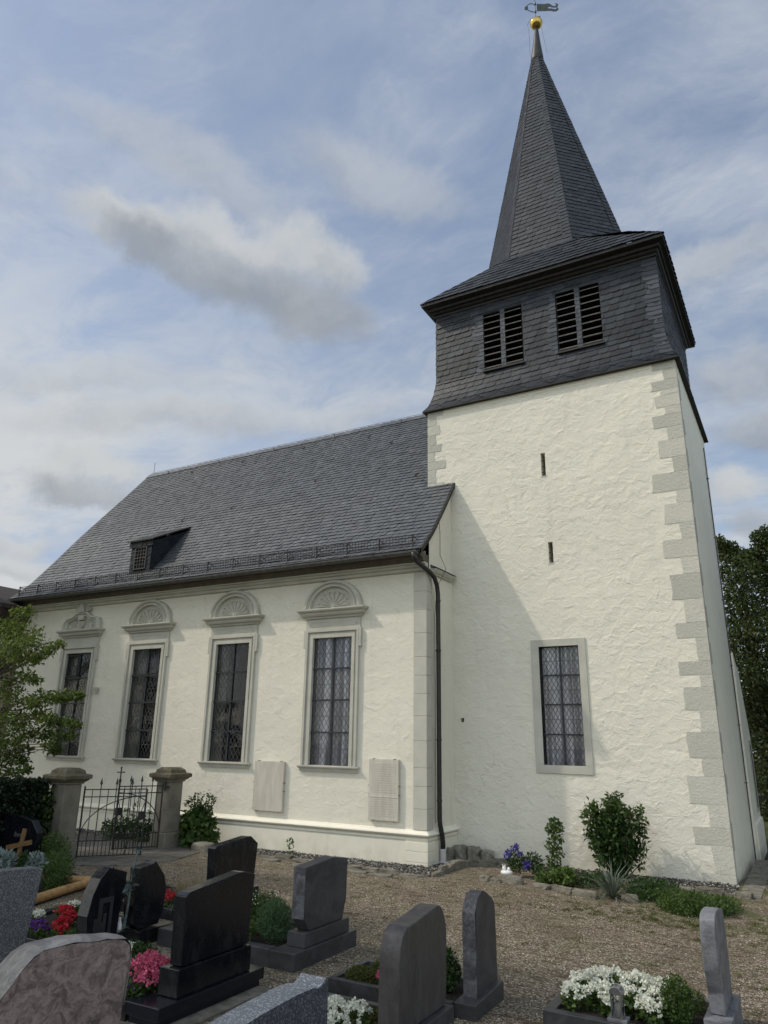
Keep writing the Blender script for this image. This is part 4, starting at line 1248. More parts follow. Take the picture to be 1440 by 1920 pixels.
# spire: octagon, tip a hand's breadth off its base centre as in many old spires
B0, B1 = octo(SX, SY, SA + .03, SZ0), octo(AX, AY, .15, SZ1)
sp = MB(); sp.add(B0 + B1, [(i, (i + 1) % 8, 8 + (i + 1) % 8, 8 + i) for i in range(8)] + [tuple(range(8, 16))])
spire = sp.build('spire', 'under', church)
sps = MB()
for i in range(8):
    q = (i + 1) % 8
    p0, p1, p2, p3 = B0[i], B0[q], B1[q], B1[i]
    e1 = (p1 - p0).normalized(); nn = e1.cross(p3 - p0).normalized(); e2 = nn.cross(e1)
    to, *_ = planar(p0, e1, e2)
    reg = [((p - p0).dot(e1), (p - p0).dot(e2)) for p in (p0, p1, p2, p3)]
    slates(sps, reg, to, .20, .145, .015, R(1.5), 80 + i, rng=(0, .85))
    # hip course on one side of each face: short slates
    t = .10
    reg2 = [(reg[1][0] - .20, 0), (reg[1][0] + .012, 0), (reg[2][0] + .008, reg[2][1]), (reg[2][0] - .10, reg[2][1])]
    slates(sps, reg2, lambda u, v, l, to=to: to(u, v, l + .010), .3, .12, .013, R(4), 90 + i, rng=(.2, .95), mirror=True)
sps.build('spire_slates', 'spire_slate', spire)
hp = MB()
for i in range(8): hp.tube([B0[i] * 1.0, B1[i] * 1.0], [.022, .012], 5)
hp.build('hip_lead', 'metal_dark', spire)
pole = MB(); pole.lathe([(.20, 21.6), (.185, 21.85), (.115, 22.4), (.065, 22.9), (.05, 23.05)], AX, AY, 14)
pole.v = [(x + max(0, z - 21.7) * .028, y, z) for x, y, z in pole.v]
pole.build('finial_mast', 'metal_dark', church, smooth=True)
bx, by, bz = 1.97, AY, 23.22
ball = MB(); pr_ = [(.01, bz - .185)] + [(.185 * math.cos(t_), bz + .19 * math.sin(t_)) for t_ in [math.pi * (k / 16 - .5) for k in range(1, 16)]] + [(.01, bz + .19)]
pr_ = pr_[:8] + [(.192, bz - .008), (.192, bz + .008)] + pr_[9:]
ball.lathe(pr_, bx, by, 24); ball.build('finial_ball', 'gold', church, smooth=True)
wr = MB()
wr.tube([(bx - .22, by - .1, 21.9), (bx - .21, by - .1, 23.0), (bx - .25, by - .1, 23.2), (bx - .12, by - .08, 23.42)], .006, 4)
wr.tube([(bx + .30, by - .1, 21.75), (bx + .16, by - .1, 23.0)], .006, 4)
wr.build('lightning_wire', 'wire', church)
vn = MB()
vn.tube([(bx, by, 23.38), (bx, by, 24.75)], .014, 6)
vn.tube([(bx - .10, by - .05, 23.42), (bx + .12, by + .06, 23.50)], .016, 6)
for z in (23.70, 24.02): vn.tube([(bx, by, z - .03), (bx, by, z + .03)], .034, 8)
vd = Vector((.93, .36, 0)).normalized()
def V(u, z): return Vector((bx, by, z)) + vd * u
vn.tube([V(0, 24.02), V(-.16, 24.06), V(-.25, 23.99), V(-.27, 23.90), V(-.22, 23.80), V(-.10, 23.71), V(0, 23.70)], .012, 6)
vn.tube([V(-.27, 23.90) + Vector((0, -.01, 0)), V(-.27, 23.91) + Vector((0, .03, 0))], .055, 10)
top_ = [(.05, 24.02), (.18, 23.99), (.30, 23.97), (.40, 23.98), (.46, 23.94), (.52, 23.87), (.58, 23.83), (.64, 23.86), (.63, 23.92), (.58, 23.93), (.66, 23.94), (.70, 23.87), (.67, 23.80), (.58, 23.775), (.50, 23.80), (.43, 23.84), (.385, 23.82), (.385, 23.78), (.43, 23.76), (.50, 23.75), (.55, 23.72), (.60, 23.70), (.65, 23.73), (.62, 23.78), (.68, 23.76), (.70, 23.68), (.63, 23.62), (.54, 23.62), (.45, 23.67), (.34, 23.68), (.18, 23.70), (.05, 23.72)]
vn.prism(top_, lambda u, z: V(u, z) + Vector((0, -.006, 0)), lambda u, z: V(u, z) + Vector((0, .006, 0)))
vn.build('weathervane', 'copper_green', church)

# choir bay behind the tower, seen edge-on at the right
ch = MB()
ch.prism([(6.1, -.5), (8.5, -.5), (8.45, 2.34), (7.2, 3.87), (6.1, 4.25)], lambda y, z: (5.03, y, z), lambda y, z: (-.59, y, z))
choir = ch.build('choir_wall', 'shade_side_plaster', church)
cf = MB()
for (a, b_, c_, d_) in ((7.45, 7.57, .75, 2.3), (8.08, 8.2, .75, 2.3), (7.57, 8.08, 2.2, 2.3), (7.45, 8.2, .68, .75)): cf.box(5.031, 5.05, a, b_, c_, d_)
cw = cf.build('choir_window_frame', 'trim', choir)
cp_ = MB(); cp_.box(5.031, 5.04, 7.57, 8.08, .75, 2.2); cp_.build('choir_window_glass', 'bar', choir)
bp = MB(); bp.prism([(6.3, -.5), (8.62, -.5), (8.62, .35), (8.5, .5), (6.3, .5)], lambda y, z: (5.031, y, z), lambda y, z: (5.07, y, z)); bp.build('choir_plinth', 'shade_side_plaster', choir)
lb = MB(); lb.box(5.051, 5.16, 8.2, 8.28, .95, 1.0); lb.box(5.08, 5.19, 8.2, 8.28, .88, .949); lb.build('outdoor_lamp', 'metal_dark', choir)

# tablets hung on the nave wall
def tablet(x0, x1, z0, z1, label, lines):
    t = thing('memorial_tablet', label, 'memorial tablet', ((x0 + x1) / 2, 0, z0), 'stone tablets on the nave wall')
    s_ = MB(); s_.box(x0, x1, -.075, -.012, z0, z1)
    if lines: s_.box(x0 + .01, x1 - .01, -.081, -.0755, z0 + .41, z0 + .425)
    s_.build('slab', 'tablet', t, bevel=.006)
    br = MB()
    for x in (x0 + .09, x1 - .09):
        for z in (z1 - .01, z0 - .015): br.box(x - .009, x + .009, -.080, -.0015, z + .006, z + .022)
    for z in ((z0 + z1) / 2 - .1, (z0 + z1) / 2 + .06):
        br.box(x0 - .009, x0 - .0005, -.080, -.0015, z, z + .016); br.box(x1 + .0005, x1 + .009, -.080, -.0015, z, z + .016)
    br.build('bracket', 'rock_grey', t)
    if lines:
        ln = MB(); rd = random.Random(3)
        z = z1 - .10
        while z > z0 + .07:
            if not (z0 + .37 < z < z0 + .46):
                x = x0 + .06
                while x < x1 - .08:
                    l = rd.uniform(.03, .09)
                    xe = min(x + l, x1 - .06)
                    # tiny worn letters: strokes a few millimetres wide
                    xx = x
                    while xx < xe:
                        ln.box(xx, xx + .004, -.0766, -.0752, z - .007, z + .007); 
                        if rd.random() < .5: ln.box(xx + .0041, xx + .010, -.0766, -.0752, z + rd.choice((-.007, 0, .005)), z + rd.choice((-.004, .003, .008)) + .002)
                        xx += .014
                    x = xe + .015
            z -= .042
        ln.build('worn_inscription', 'engraving', t)
    return t
tablet(-4.05, -3.28, .73, 1.71, 'plain pale stone tablet on the wall between the two nave windows nearest the tower', False)
tablet(-1.22, -.57, .72, 1.82, 'stone tablet with rows of worn lettering, beside the church corner and downpipe', True)
# ---------------------------------------------------------------- foliage tools
def leaf_object(name, mat, groups, parent=None, seed=1, shape='leaf', shade=None):
    """groups: list of dict(c=(x,y,z), r=(rx,ry,rz) or r, n=count, s=size, up=bias)"""
    rg = np.random.default_rng(seed)
    V, F, RR = [], [], []
    base = 0
    for g_ in groups:
        n_ = int(g_['n']); c = np.array(g_['c'], float)
        r_ = np.array(g_['r'] if isinstance(g_['r'], (tuple, list)) else (g_['r'],) * 3, float)
        s_ = g_['s']
        dv = rg.normal(size=(n_, 3)); dv /= np.linalg.norm(dv, axis=1)[:, None]
        rad = rg.random(n_) ** g_.get('pw', .45)
        pos = c + dv * r_ * rad[:, None]
        if 'zmin' in g_: pos[:, 2] = np.maximum(pos[:, 2], g_['zmin'] + rg.random(n_) * .02)
        ax = rg.normal(size=(n_, 3)) + dv * g_.get('out', .9) + np.array([0, 0, g_.get('up', .1)])
        ax /= np.linalg.norm(ax, axis=1)[:, None]
        nr = rg.normal(size=(n_, 3)) * .8 + np.array([0, 0, 1.0]) + dv * .5
        sd_ = np.cross(ax, nr); sd_ /= np.linalg.norm(sd_, axis=1)[:, None] + 1e-9
        nr = np.cross(sd_, ax)
        L = s_ * rg.uniform(.65, 1.3, n_)
        wd_ = L * g_.get('w', .30)
        a = pos; t = pos + ax * L[:, None] - nr * (L * .12)[:, None]
        m1 = pos + ax * (L * .45)[:, None] + sd_ * wd_[:, None] + nr * (L * .07)[:, None]
        m2 = pos + ax * (L * .45)[:, None] - sd_ * wd_[:, None] + nr * (L * .07)[:, None]
        vv = np.stack([a, m1, t, m2], axis=1).reshape(-1, 3)
        V.append(vv)
        F.append(np.arange(n_ * 4).reshape(-1, 4) + base)
        base += n_ * 4
        RR.append(np.clip(rg.normal(.45, .22, n_) + g_.get('tone', 0), 0, 1.3))
    V = np.concatenate(V).astype(np.float32); F = np.concatenate(F).astype(np.int32); RR = np.concatenate(RR).astype(np.float32)
    me = bpy.data.meshes.new(name)
    me.vertices.add(len(V)); me.vertices.foreach_set('co', V.ravel())
    me.loops.add(F.size); me.loops.foreach_set('vertex_index', F.ravel())
    me.polygons.add(len(F)); me.polygons.foreach_set('loop_start', np.arange(0, F.size, 4, dtype=np.int32))
    me.attributes.new('rnd', 'FLOAT', 'FACE').data.foreach_set('value', RR)
    me.update(calc_edges=True)
    me.materials.append(M[mat])
    o = bpy.data.objects.new(name, me); COL.objects.link(o)
    if parent is not None:
        me.transform(Matrix.Translation(-parent.location)); o.parent = parent
    return o
def stems(name, mat, lines, r0, parent, seed=1, r1=None):
    mb = MB(); rd = random.Random(seed)
    for a, b_ in lines:
        a, b_ = Vector(a), Vector(b_); mid = (a + b_) / 2 + Vector((rd.uniform(-.08, .08), rd.uniform(-.08, .08), rd.uniform(-.02, .06))) * (b_ - a).length
        mb.tube([a, mid, b_], [r0, r0 * .7, r1 or r0 * .35], 5)
    return mb.build(name, mat, parent, smooth=True)
def blades(mb, c, n, L, w_, seed, spread=1.0, droop=.25, up=.5):
    rd = random.Random(seed)
    for _ in range(n):
        th = rd.uniform(0, 2 * math.pi); el = rd.uniform(up, 1.35)
        l = L * rd.uniform(.65, 1.1)
        dh = Vector((math.cos(th), math.sin(th), 0)); sdv = Vector((-math.sin(th), math.cos(th), 0)) * w_
        p0 = Vector(c) + dh * rd.uniform(0, .03)
        p1 = p0 + dh * (l * .5 * math.cos(el)) + Vector((0, 0, l * .5 * math.sin(el)))
        e2 = el - droop * rd.uniform(.4, 1.6)
        p2 = p1 + dh * (l * .5 * math.cos(e2)) + Vector((0, 0, l * .5 * math.sin(e2)))
        mb.add([p0 - sdv * .7, p0 + sdv * .7, p1 + sdv, p1 - sdv, p2], [(0, 1, 2, 3), (3, 2, 4)], rd.random())
def shrub(name, label, cat, loc, groups, leafmat, seed, stem=None, group=None, flower=None, stemr=.008):
    t = thing(name, label, cat, loc, group)
    leaf_object('foliage', leafmat, groups, t, seed)
    if stem: stems('stem', 'bark', stem, stemr, t, seed)
    if flower:
        for k, (fm, fg) in enumerate(flower): leaf_object('blossom', fm, fg, t, seed + 50 + k)
    return t
def begonia(label, cat, spots, petal, seed, size=.020, leaf='leaf_mid', group=None, n=26, leafn=120, r=.05, name='flower_plant'):
    """low bedding plant: green leaves below, clusters of petals above"""
    cx = sum(p[0] for p in spots) / len(spots); cy = sum(p[1] for p in spots) / len(spots); z0 = min(p[2] for p in spots)
    t = thing(name, label, cat, (cx, cy, z0 - .1), group)
    rd = random.Random(seed)
    lg = [dict(c=(x, y, z - rr * .55), r=(rr, rr, rr * .8), n=leafn, s=.045, up=.3, w=.38) for x, y, z, rr in spots]
    leaf_object('foliage', leaf, lg, t, seed)
    fg = []
    for x, y, z, rr in spots:
        for _ in range(n):
            th = rd.uniform(0, 6.283); q = rd.random() ** .5
            px, py = x + rr * q * math.cos(th), y + rr * q * math.sin(th)
            pz = z - rr * .15 + rr * .75 * math.sqrt(max(0, 1 - q * q)) * rd.uniform(.6, 1.1)
            fg.append(dict(c=(px, py, pz), r=size * .7, n=9, s=size * 1.35, w=.46, up=.2, out=1.2, pw=.5))
    leaf_object('blossom', petal, fg, t, seed + 3)
    return t

# ---------------------------------------------------------------- gravestones
HG = 'gravestones seen from behind'
def slab(mb, outline, xf, th, r=.5):
    mb.prism(outline, lambda y, z: (xf, y, z), lambda y, z: (xf - th, y, z), r)
def headstone(label, xf, parts, y, group=HG):
    t = thing('headstone', label, 'gravestone', (xf - .1, y, 0), group)
    for (nm, mat, mb, bev) in parts: mb.build(nm, mat, t, bevel=bev)
    return t
def boxmb(*a): return MB().box(*a)
def border(label, x0, x1, y0, y1, h_, t_, mat, group='stone grave borders', soil=True, hs=None):
    """stone border round a grave bed, open where the headstone's base closes it (east)"""
    t = thing('grave_border', label, 'grave border', ((x0 + x1) / 2, (y0 + y1) / 2, 0), group)
    for (a, b_, c_, d_) in ((x0, x1, y0, y0 + t_), (x0, x1, y1 - t_, y1), (x0, x0 + t_, y0 + t_ + .002, y1 - t_ - .002)):
        boxmb(a, b_, c_, d_, -.05, h_).build('border_stone', mat, t, bevel=.006)
    if soil: 
        s_ = MB(); N = 10; rd = random.Random(int(x0 * 100 + y0 * 37))
        vs = [(x0 + t_ + (x1 - x0 - t_) * i / N, y0 + t_ + (y1 - y0 - 2 * t_) * j / N, h_ - .035 + rd.uniform(-.012, .02)) for i in range(N + 1) for j in range(N + 1)]
        s_.add(vs, [(i * (N + 1) + j, (i + 1) * (N + 1) + j, (i + 1) * (N + 1) + j + 1, i * (N + 1) + j + 1) for i in range(N) for j in range(N)])
        s_.build('bed_soil', 'soil', t, smooth=True)
    return t

# centre black stone
a = MB(); slab(a, [(-7.83, .375), (-7.84, .90), (-7.80, .925), (-7.14, .995), (-7.08, .99), (-6.93, .955), (-6.975, .375)], 1.58, .13)
b_ = boxmb(1.40, 1.615, -7.89, -6.965, .165, .370); c_ = boxmb(1.30, 1.66, -8.12, -6.81, .07, .162)
d_ = boxmb(1.32, 1.635, -8.10, -6.84, -.1, .067)
headstone('polished black gravestone with a peaked top on a two-stepped black base, centre foreground', 1.6, [('slab', 'granite_black', a, .008), ('plinth', 'granite_black', b_, .006), ('base', 'granite_blueblack', c_, .005), ('base', 'granite_blueblack', d_, .005)], -7.4)
boxmb(1.10, 1.80, -8.25, -6.86, -.1, .018).build('concrete_footing', 'rock_grey')
tag(recenter(bpy.data.objects['concrete_footing']), 'strip of rough pale concrete under the centre black gravestone', 'footing')
border('glossy black border of the bed with pink begonias behind the centre black gravestone', -.15, 1.30, -8.12, -6.98, .16, .13, 'granite_black')
# black stone behind
a = MB(); slab(a, [(-5.27, .30), (-5.30, .845), (-5.27, .865), (-4.66, .925), (-4.60, .92), (-4.45, .82), (-4.50, .30)], -.37, .13)
b_ = boxmb(-.55, -.335, -5.34, -4.42, .155, .297); c_ = boxmb(-.66, -.30, -5.5, -4.28, -.05, .152)
headstone('black polished gravestone with clipped shoulders, standing second row behind the centre black stone', -.37, [('slab', 'granite_black', a, .008), ('plinth', 'granite_black', b_, .006), ('base', 'granite_blueblack', c_, .006)], -4.9)
border('dark border of the bed with ornamental grass, behind the second-row black gravestone', -2.1, -.66, -5.45, -4.3, .13, .11, 'granite_blueblack')
# grey gneiss stone with slanted top
a = MB(); slab(a, [(-6.02, .30), (-6.12, .42), (-6.115, .905), (-5.60, .945), (-5.30, .905), (-5.31, .50), (-5.38, .30)], 1.60, .15)
b_ = boxmb(1.40, 1.625, -6.12, -5.28, .163, .298); c_ = boxmb(1.34, 1.655, -6.33, -5.16, -.02, .160); d_ = boxmb(1.30, 1.665, -6.30, -5.14, -.1, -.025 + .06)
headstone('dark grey veined gravestone with slanting top on a stepped base, left of the gravel path', 1.6, [('slab', 'gneiss_grey', a, .008), ('plinth', 'gneiss_grey', b_, .005), ('base', 'gneiss_grey', c_, .005)], -5.7)
rs_ = MB(); rs_.prism([(1.45, .42), (1.45, .90), (1.60, .90), (1.60, .42)], lambda x, z: (x, -6.122, z), lambda x, z: (x, -6.128, z)); rs_.build('rough_edge', 'gneiss_rough', bpy.data.objects['headstone.002'])
border('dark grey border of the bed with feathery green plants', -.2, 1.34, -6.33, -5.18, .165, .13, 'gneiss_grey')
# double black stone with bronze rose between the halves
a = MB(); slab(a, [(-7.14, .19), (-6.76, .185), (-6.755, .35), (-6.70, .60), (-6.71, .765), (-6.88, .815), (-6.895, .835), (-6.925, .825), (-6.95, .845), (-7.06, .74), (-7.13, .60), (-7.175, .40)], -.37, .16)
b_ = MB(); slab(b_, [(-6.53, .20), (-6.47, .155), (-6.17, .16), (-6.10, .32), (-6.09, .53), (-6.14, .66), (-6.27, .80), (-6.30, .825), (-6.32, .80), (-6.52, .775), (-6.51, .60), (-6.56, .60), (-6.565, .40)], -.37, .16)
c_ = MB(); slab(c_, [(-7.24, -.05), (-5.99, -.05), (-5.985, .14), (-6.38, .15), (-6.50, .14), (-6.58, .185), (-6.76, .20), (-6.82, .185), (-6.86, .15), (-6.92, .13), (-7.24, .13)], -.31, .34)
st = headstone('black gravestone in two curved halves with a bronze rose standing in the gap', -.37, [('slab', 'granite_black', a, .006), ('slab', 'granite_black', b_, .006), ('base', 'granite_black', c_, .006)], -6.6)
ld = MB(); slab(ld, [(-6.56, .56), (-6.40, .56), (-6.40, .575), (-6.56, .60)], -.36, .12); ld.build('ledge', 'granite_black', st)
kk = MB(); X_ = -.365
for yy0, yy1, zz0, zz1 in ((-7.09, -7.045, .15, .36), (-7.045, -7.0, .15, .55), (-7.0, -6.90, .50, .55), (-6.90, -6.865, .15, .55), (-6.98, -6.94, .15, .40), (-7.0, -6.98, .15, .32)):
    kk.box(X_ - .004, X_ + .010, yy0, yy1, zz0, zz1)
kk.build('stepped_relief', 'relief_dark', st)
br = thing('bronze_rose', 'slender bronze rose on a leafy stem between two halves of a black gravestone', 'sculpture', (-.38, -6.64, .2))
rr_ = MB(); rr_.tube([(-.38, -6.66, .2), (-.37, -6.64, .45), (-.38, -6.63, .70), (-.37, -6.60, .90), (-.37, -6.58, .97)], [.018, .014, .010, .009, .012], 6)
rr_.build('stem', 'bronze', br)
leaf_object('leaf', 'leaf_silver', [dict(c=(-.37, -6.63, .62), r=(.02, .04, .13), n=16, s=.10, w=.2, up=1)], br, 4).data.materials[0] = M['bronze']
leaf_object('rose_head', 'leaf_silver', [dict(c=(-.37, -6.575, .985), r=.022, n=40, s=.03, w=.5, up=.4)], br, 5).data.materials[0] = M['bronze']
border('black border of the bed with red begonias behind the double black gravestone', -2.1, -.66, -7.30, -6.05, .14, .12, 'granite_black')
vb_ = MB(); vb_.lathe([(.028, .14), (.03, .2), (.028, .24), (.012, .28), (.010, .31)], -.42, -6.69, 10)
tag(recenter(vb_.build('glass_bottle', 'white_ceramic', smooth=True)), 'small pale bottle at the foot of the bronze rose', 'bottle')
# pale slab in front of bed
tag(recenter(boxmb(-1.35, -.62, -7.62, -7.36, -.02, .075).build('granite_slab', 'granite_grey', bevel=.006)), 'flat pale grey granite slab on the ground beside the red begonia bed', 'slab')
# tall slab with wavy top
def smooth_outline(P, k=6):
    out = []
    n = len(P)
    for i in range(n):
        p0, p1, p2, p3 = P[i - 1], P[i], P[(i + 1) % n], P[(i + 2) % n]
        if len(p1) > 2 or len(p2) > 2:
            out.append(p1[:2]); continue
        for t in range(k):
            u = t / k
            out.append(tuple(.5 * ((2 * p1[c]) + (-p0[c] + p2[c]) * u + (2 * p0[c] - 5 * p1[c] + 4 * p2[c] - p3[c]) * u * u + (-p0[c] + 3 * p1[c] - 3 * p2[c] + p3[c]) * u ** 3) for c in (0, 1)))
    return out
a = MB(); slab(a, smooth_outline([(-7.74, .20, 1), (-7.74, .30, 1), (-7.73, .62), (-7.70, .78), (-7.62, .86), (-7.50, .875), (-7.30, .90), (-7.12, .925), (-7.02, .91), (-6.94, .80), (-6.915, .65), (-6.93, .30, 1), (-6.95, .20, 1)]), 3.57, .17)
b_ = boxmb(3.36, 3.62, -7.80, -6.90, .05, .197); c_ = boxmb(3.30, 3.72, -7.95, -6.98, -.1, .047 + .05)
headstone('tall brown-grey gravestone with a wave-shaped top, bottom centre', 3.57, [('slab', 'gneiss_brown', a, .01), ('plinth', 'gneiss_grey', b_, .006), ('base', 'gneiss_grey_top', c_, .005)], -7.3)
border('dark border of the bed with white begonias and yellow-green groundcover', 2.2, 3.36, -7.95, -6.98, .13, .06, 'gneiss_grey')
# slim rough pillar stone
a = MB(); slab(a, smooth_outline([(-6.42, .115, 1), (-6.415, .40, 1), (-6.40, .76, 1), (-6.35, .865), (-6.25, .915), (-6.12, .87), (-6.0, .80), (-5.965, .72), (-5.95, .45, 1), (-5.94, .115, 1)]), 3.62, .12)
b_ = MB(); b_.prism([(-6.58, -.1), (-5.93, -.1), (-5.93, .15), (-6.58, .112)], lambda y, z: (3.67, y, z), lambda y, z: (3.47, y, z))
sl_ = headstone('slim dark gravestone with rounded top and split rough side, right of the tall wave-topped one', 3.62, [('slab', 'gneiss_grey', a, .006), ('base', 'gneiss_grey', b_, .005)], -6.2)
re = MB(); rd = random.Random(12)
prof_ = [(.12, 0), (.24, .004), (.34, -.006), (.46, .006), (.56, -.004), (.68, .004), (.76, 0), (.85, .045), (.90, .10)]
vs = []
for (z, o) in prof_:
    for x in (3.497, 3.53, 3.57, 3.618): vs.append((x, -6.43 + o + rd.uniform(-.008, .008), z))
re.add(vs, [(i * 4 + k, i * 4 + k + 1, (i + 1) * 4 + k + 1, (i + 1) * 4 + k) for i in range(len(prof_) - 1) for k in range(3)])
re.build('rough_edge', 'gneiss_rough', sl_)
border('low dark border of the bed with moss and a pink begonia', 2.24, 3.47, -6.62, -5.93, .12, .055, 'gneiss_grey')
# edge-on stone at right
a = MB()
oy = [(-6.02, .2), (-6.03, .35), (-6.11, .55), (-6.13, .74), (-6.07, .87), (-5.98, .905), (-5.75, .90), (-5.58, .87), (-5.48, .83), (-5.45, .60), (-5.47, .2)]
slab(a, smooth_outline([(p[0], p[1], 1) if i in (0, 9, 10) else p for i, p in enumerate(oy)]), 5.51, .115)
b_ = boxmb(5.36, 5.56, -6.15, -5.38, -.1, .197)
headstone('narrow grey gravestone seen edge-on at the right with a gently curved side', 5.5, [('slab', 'gneiss_grey_top', a, .008), ('base', 'gneiss_grey_top', b_, .006)], -5.8)
border('grey stone border of the bed full of white begonias, bottom right', 4.20, 5.36, -6.47, -5.47, .15, .085, 'gneiss_grey')
# pinkish rough slab
out2 = [(-9.12, .30), (-9.115, .55), (-9.09, .82), (-9.105, .89), (-9.15, .925), (-9.23, .948), (-9.31, .955), (-9.38, .962), (-9.46, .975), (-9.55, .985), (-9.66, .992), (-9.76, .99), (-9.82, .965), (-9.88, .92), (-9.94, .865), (-9.99, .80), (-10.03, .72), (-10.05, .3)]
a = MB(); slab(a, out2, 2.31, .20)
b_ = MB(); rd = random.Random(2); n_ = len(out2)
vs = []
for k, (y, z) in enumerate(out2[1:-1]):
    for x, o in ((2.312, 0), (2.26, .012), (2.20, .02), (2.14, .012), (2.105, 0)):
        s_ = o + rd.uniform(-.004, .008) + .004
        dy, dz = y + 9.58, z - .5; l_ = math.hypot(dy, dz); vs.append((x, y + dy / l_ * s_, z + dz / l_ * s_))
b_.add(vs, [(i * 5 + k, i * 5 + k + 1, (i + 1) * 5 + k + 1, (i + 1) * 5 + k) for i in range(n_ - 3) for k in range(4)])
c_ = boxmb(2.02, 2.38, -10.15, -9.0, -.1, .298)
headstone('large pinkish veined gravestone with a rough rounded edge, bottom left corner', 2.31, [('slab', 'gneiss_pink', a, .006), ('rough_edge', 'gneiss_pink_rough', b_, 0), ('base', 'gneiss_pink', c_, .006)], -9.6)
# blue-grey granite
a = MB(); slab(a, [(-8.72, .05), (-8.735, .80), (-8.755, .812), (-8.80, .785), (-8.845, .775), (-8.89, .790), (-9.05, .795), (-9.35, .785), (-9.62, .765), (-9.75, .72), (-9.76, .05)], 3.62, .19)
tp_ = MB()
tl = [(-8.735, .803), (-8.757, .815), (-8.80, .788), (-8.845, .778), (-8.89, .793), (-9.05, .798), (-9.35, .788), (-9.62, .768)]
tp_.add([(x, y, z + .001) for x in (3.618, 3.432) for y, z in tl], [(i, i + 1, 8 + i + 1, 8 + i) for i in range(7)])
headstone('speckled blue-grey granite gravestone cut by the bottom edge of the view, with an upturned corner', 3.62, [('slab', 'granite_blue', a, .004), ('top_face', 'granite_bluetop', tp_, 0)], -9.2)
# speckled grey, far left
a = MB(); slab(a, [(-7.87, .10), (-7.80, .60), (-7.76, .925), (-7.80, .94), (-8.35, .975), (-8.60, .97), (-8.55, .10)], -.40, .15)
b_ = boxmb(-.62, -.28, -8.75, -7.72, -.1, .098)
headstone('speckled light grey granite gravestone at the left edge, narrower towards its foot', -.4, [('slab', 'granite_grey', a, .005), ('base', 'granite_grey', b_, .005)], -8.2)

# black stone by the hedge with script, wooden cross before it
bs = thing('headstone', 'black gravestone with faint silver lettering in front of the ivy hedge', 'gravestone', (-5.1, -4.55, 0), HG)
a = MB(); a.prism([(-6.6, .1), (-5.05, .1), (-5.02, .62), (-5.2, .80), (-5.6, .86), (-6.6, .84)], lambda x, z: (x, -4.42 - (x + 6.6) * .0, z), lambda x, z: (x, -4.30, z)); a.build('slab', 'granite_black', bs, bevel=.006)
boxmb(-6.7, -4.95, -4.52, -4.25, -.05, .098).build('base', 'granite_black', bs, bevel=.005)
def text(body, size, loc, rot, mat, parent, ext=.002, shear=0, name='lettering', align='LEFT'):
    cu_ = bpy.data.curves.new(name, 'FONT'); cu_.body = body; cu_.size = size; cu_.extrude = ext; cu_.shear = shear; cu_.align_x = align
    o = bpy.data.objects.new(name, cu_); COL.objects.link(o)
    dg = bpy.context.evaluated_depsgraph_get(); me = bpy.data.meshes.new_from_object(o.evaluated_get(dg))
    bpy.data.objects.remove(o)
    me.transform(Matrix.Translation(loc) @ rot.to_4x4()); me.transform(Matrix.Translation(-parent.location))
    me.materials.clear(); me.materials.append(M[mat])
    o = bpy.data.objects.new(name, me); COL.objects.link(o); o.parent = parent
    return o
from mathutils import Euler
text('lbert', .105, Vector((-5.62, -4.4235, .53)), Euler((R(90), 0, 0)).to_matrix(), 'text', bs, shear=.35)
wc_ = thing('wooden_cross', 'small leaning wooden grave cross among silvery plants at the left edge', 'grave cross', (-4.1, -5.2, .1))
def board(mb, p, q, w_, t_):
    p, q = Vector(p), Vector(q); ax = (q - p).normalized(); n_ = Vector((.25, -.95, .02)).normalized(); s_ = ax.cross(n_).normalized(); n_ = s_.cross(ax)
    vs = [e + s_ * a * w_ + n_ * b__ * t_ for e in (p, q) for a in (-1, 1) for b__ in (-1, 1)]
    mb.add(vs, [(0, 1, 3, 2), (4, 6, 7, 5), (0, 4, 5, 1), (2, 3, 7, 6), (0, 2, 6, 4), (1, 5, 7, 3)])
q1 = MB(); board(q1, (-4.42, -5.2, -.05), (-4.28, -5.2, .80), .034, .011); q1.build('post', 'cross_wood', wc_)
q2 = MB(); board(q2, (-4.62, -5.225, .515), (-4.05, -5.225, .635), .034, .011); q2.build('crossbar', 'cross_wood', wc_)
# log frame
for k, (p, q, lab) in enumerate((((-2.95, -5.93, .075), (-3.36, -4.63, .075), 'peeled pine log lying along the front of the bed by the gate'), ((-3.33, -4.60, .085), (-4.35, -4.95, .085), 'peeled pine log at the back corner of the bed by the gate'))):
    lg = MB(); P, Q = Vector(p), Vector(q)
    lg.tube([P, P.lerp(Q, .5) + Vector((0, 0, .004)), Q], [.062, .06, .052], 12)
    tag(recenter(lg.build('pine_log', 'log', smooth=False)), lab, 'log', 'peeled logs round a grave bed')
vz = thing('flower_vase', 'grey square stone flower vase inside the log-framed bed', 'vase', (-3.55, -5.42, 0))
s_ = MB(); s_.prism([(-.05, -.05), (.05, -.05), (.05, .05), (-.05, .05)], lambda x, y: (-3.55 + x * .9, -5.42 + y * .9, -.02), lambda x, y: (-3.55 + x * 1.15, -5.42 + y * 1.15, .22)); s_.build('body', 'gneiss_grey', vz, bevel=.006)

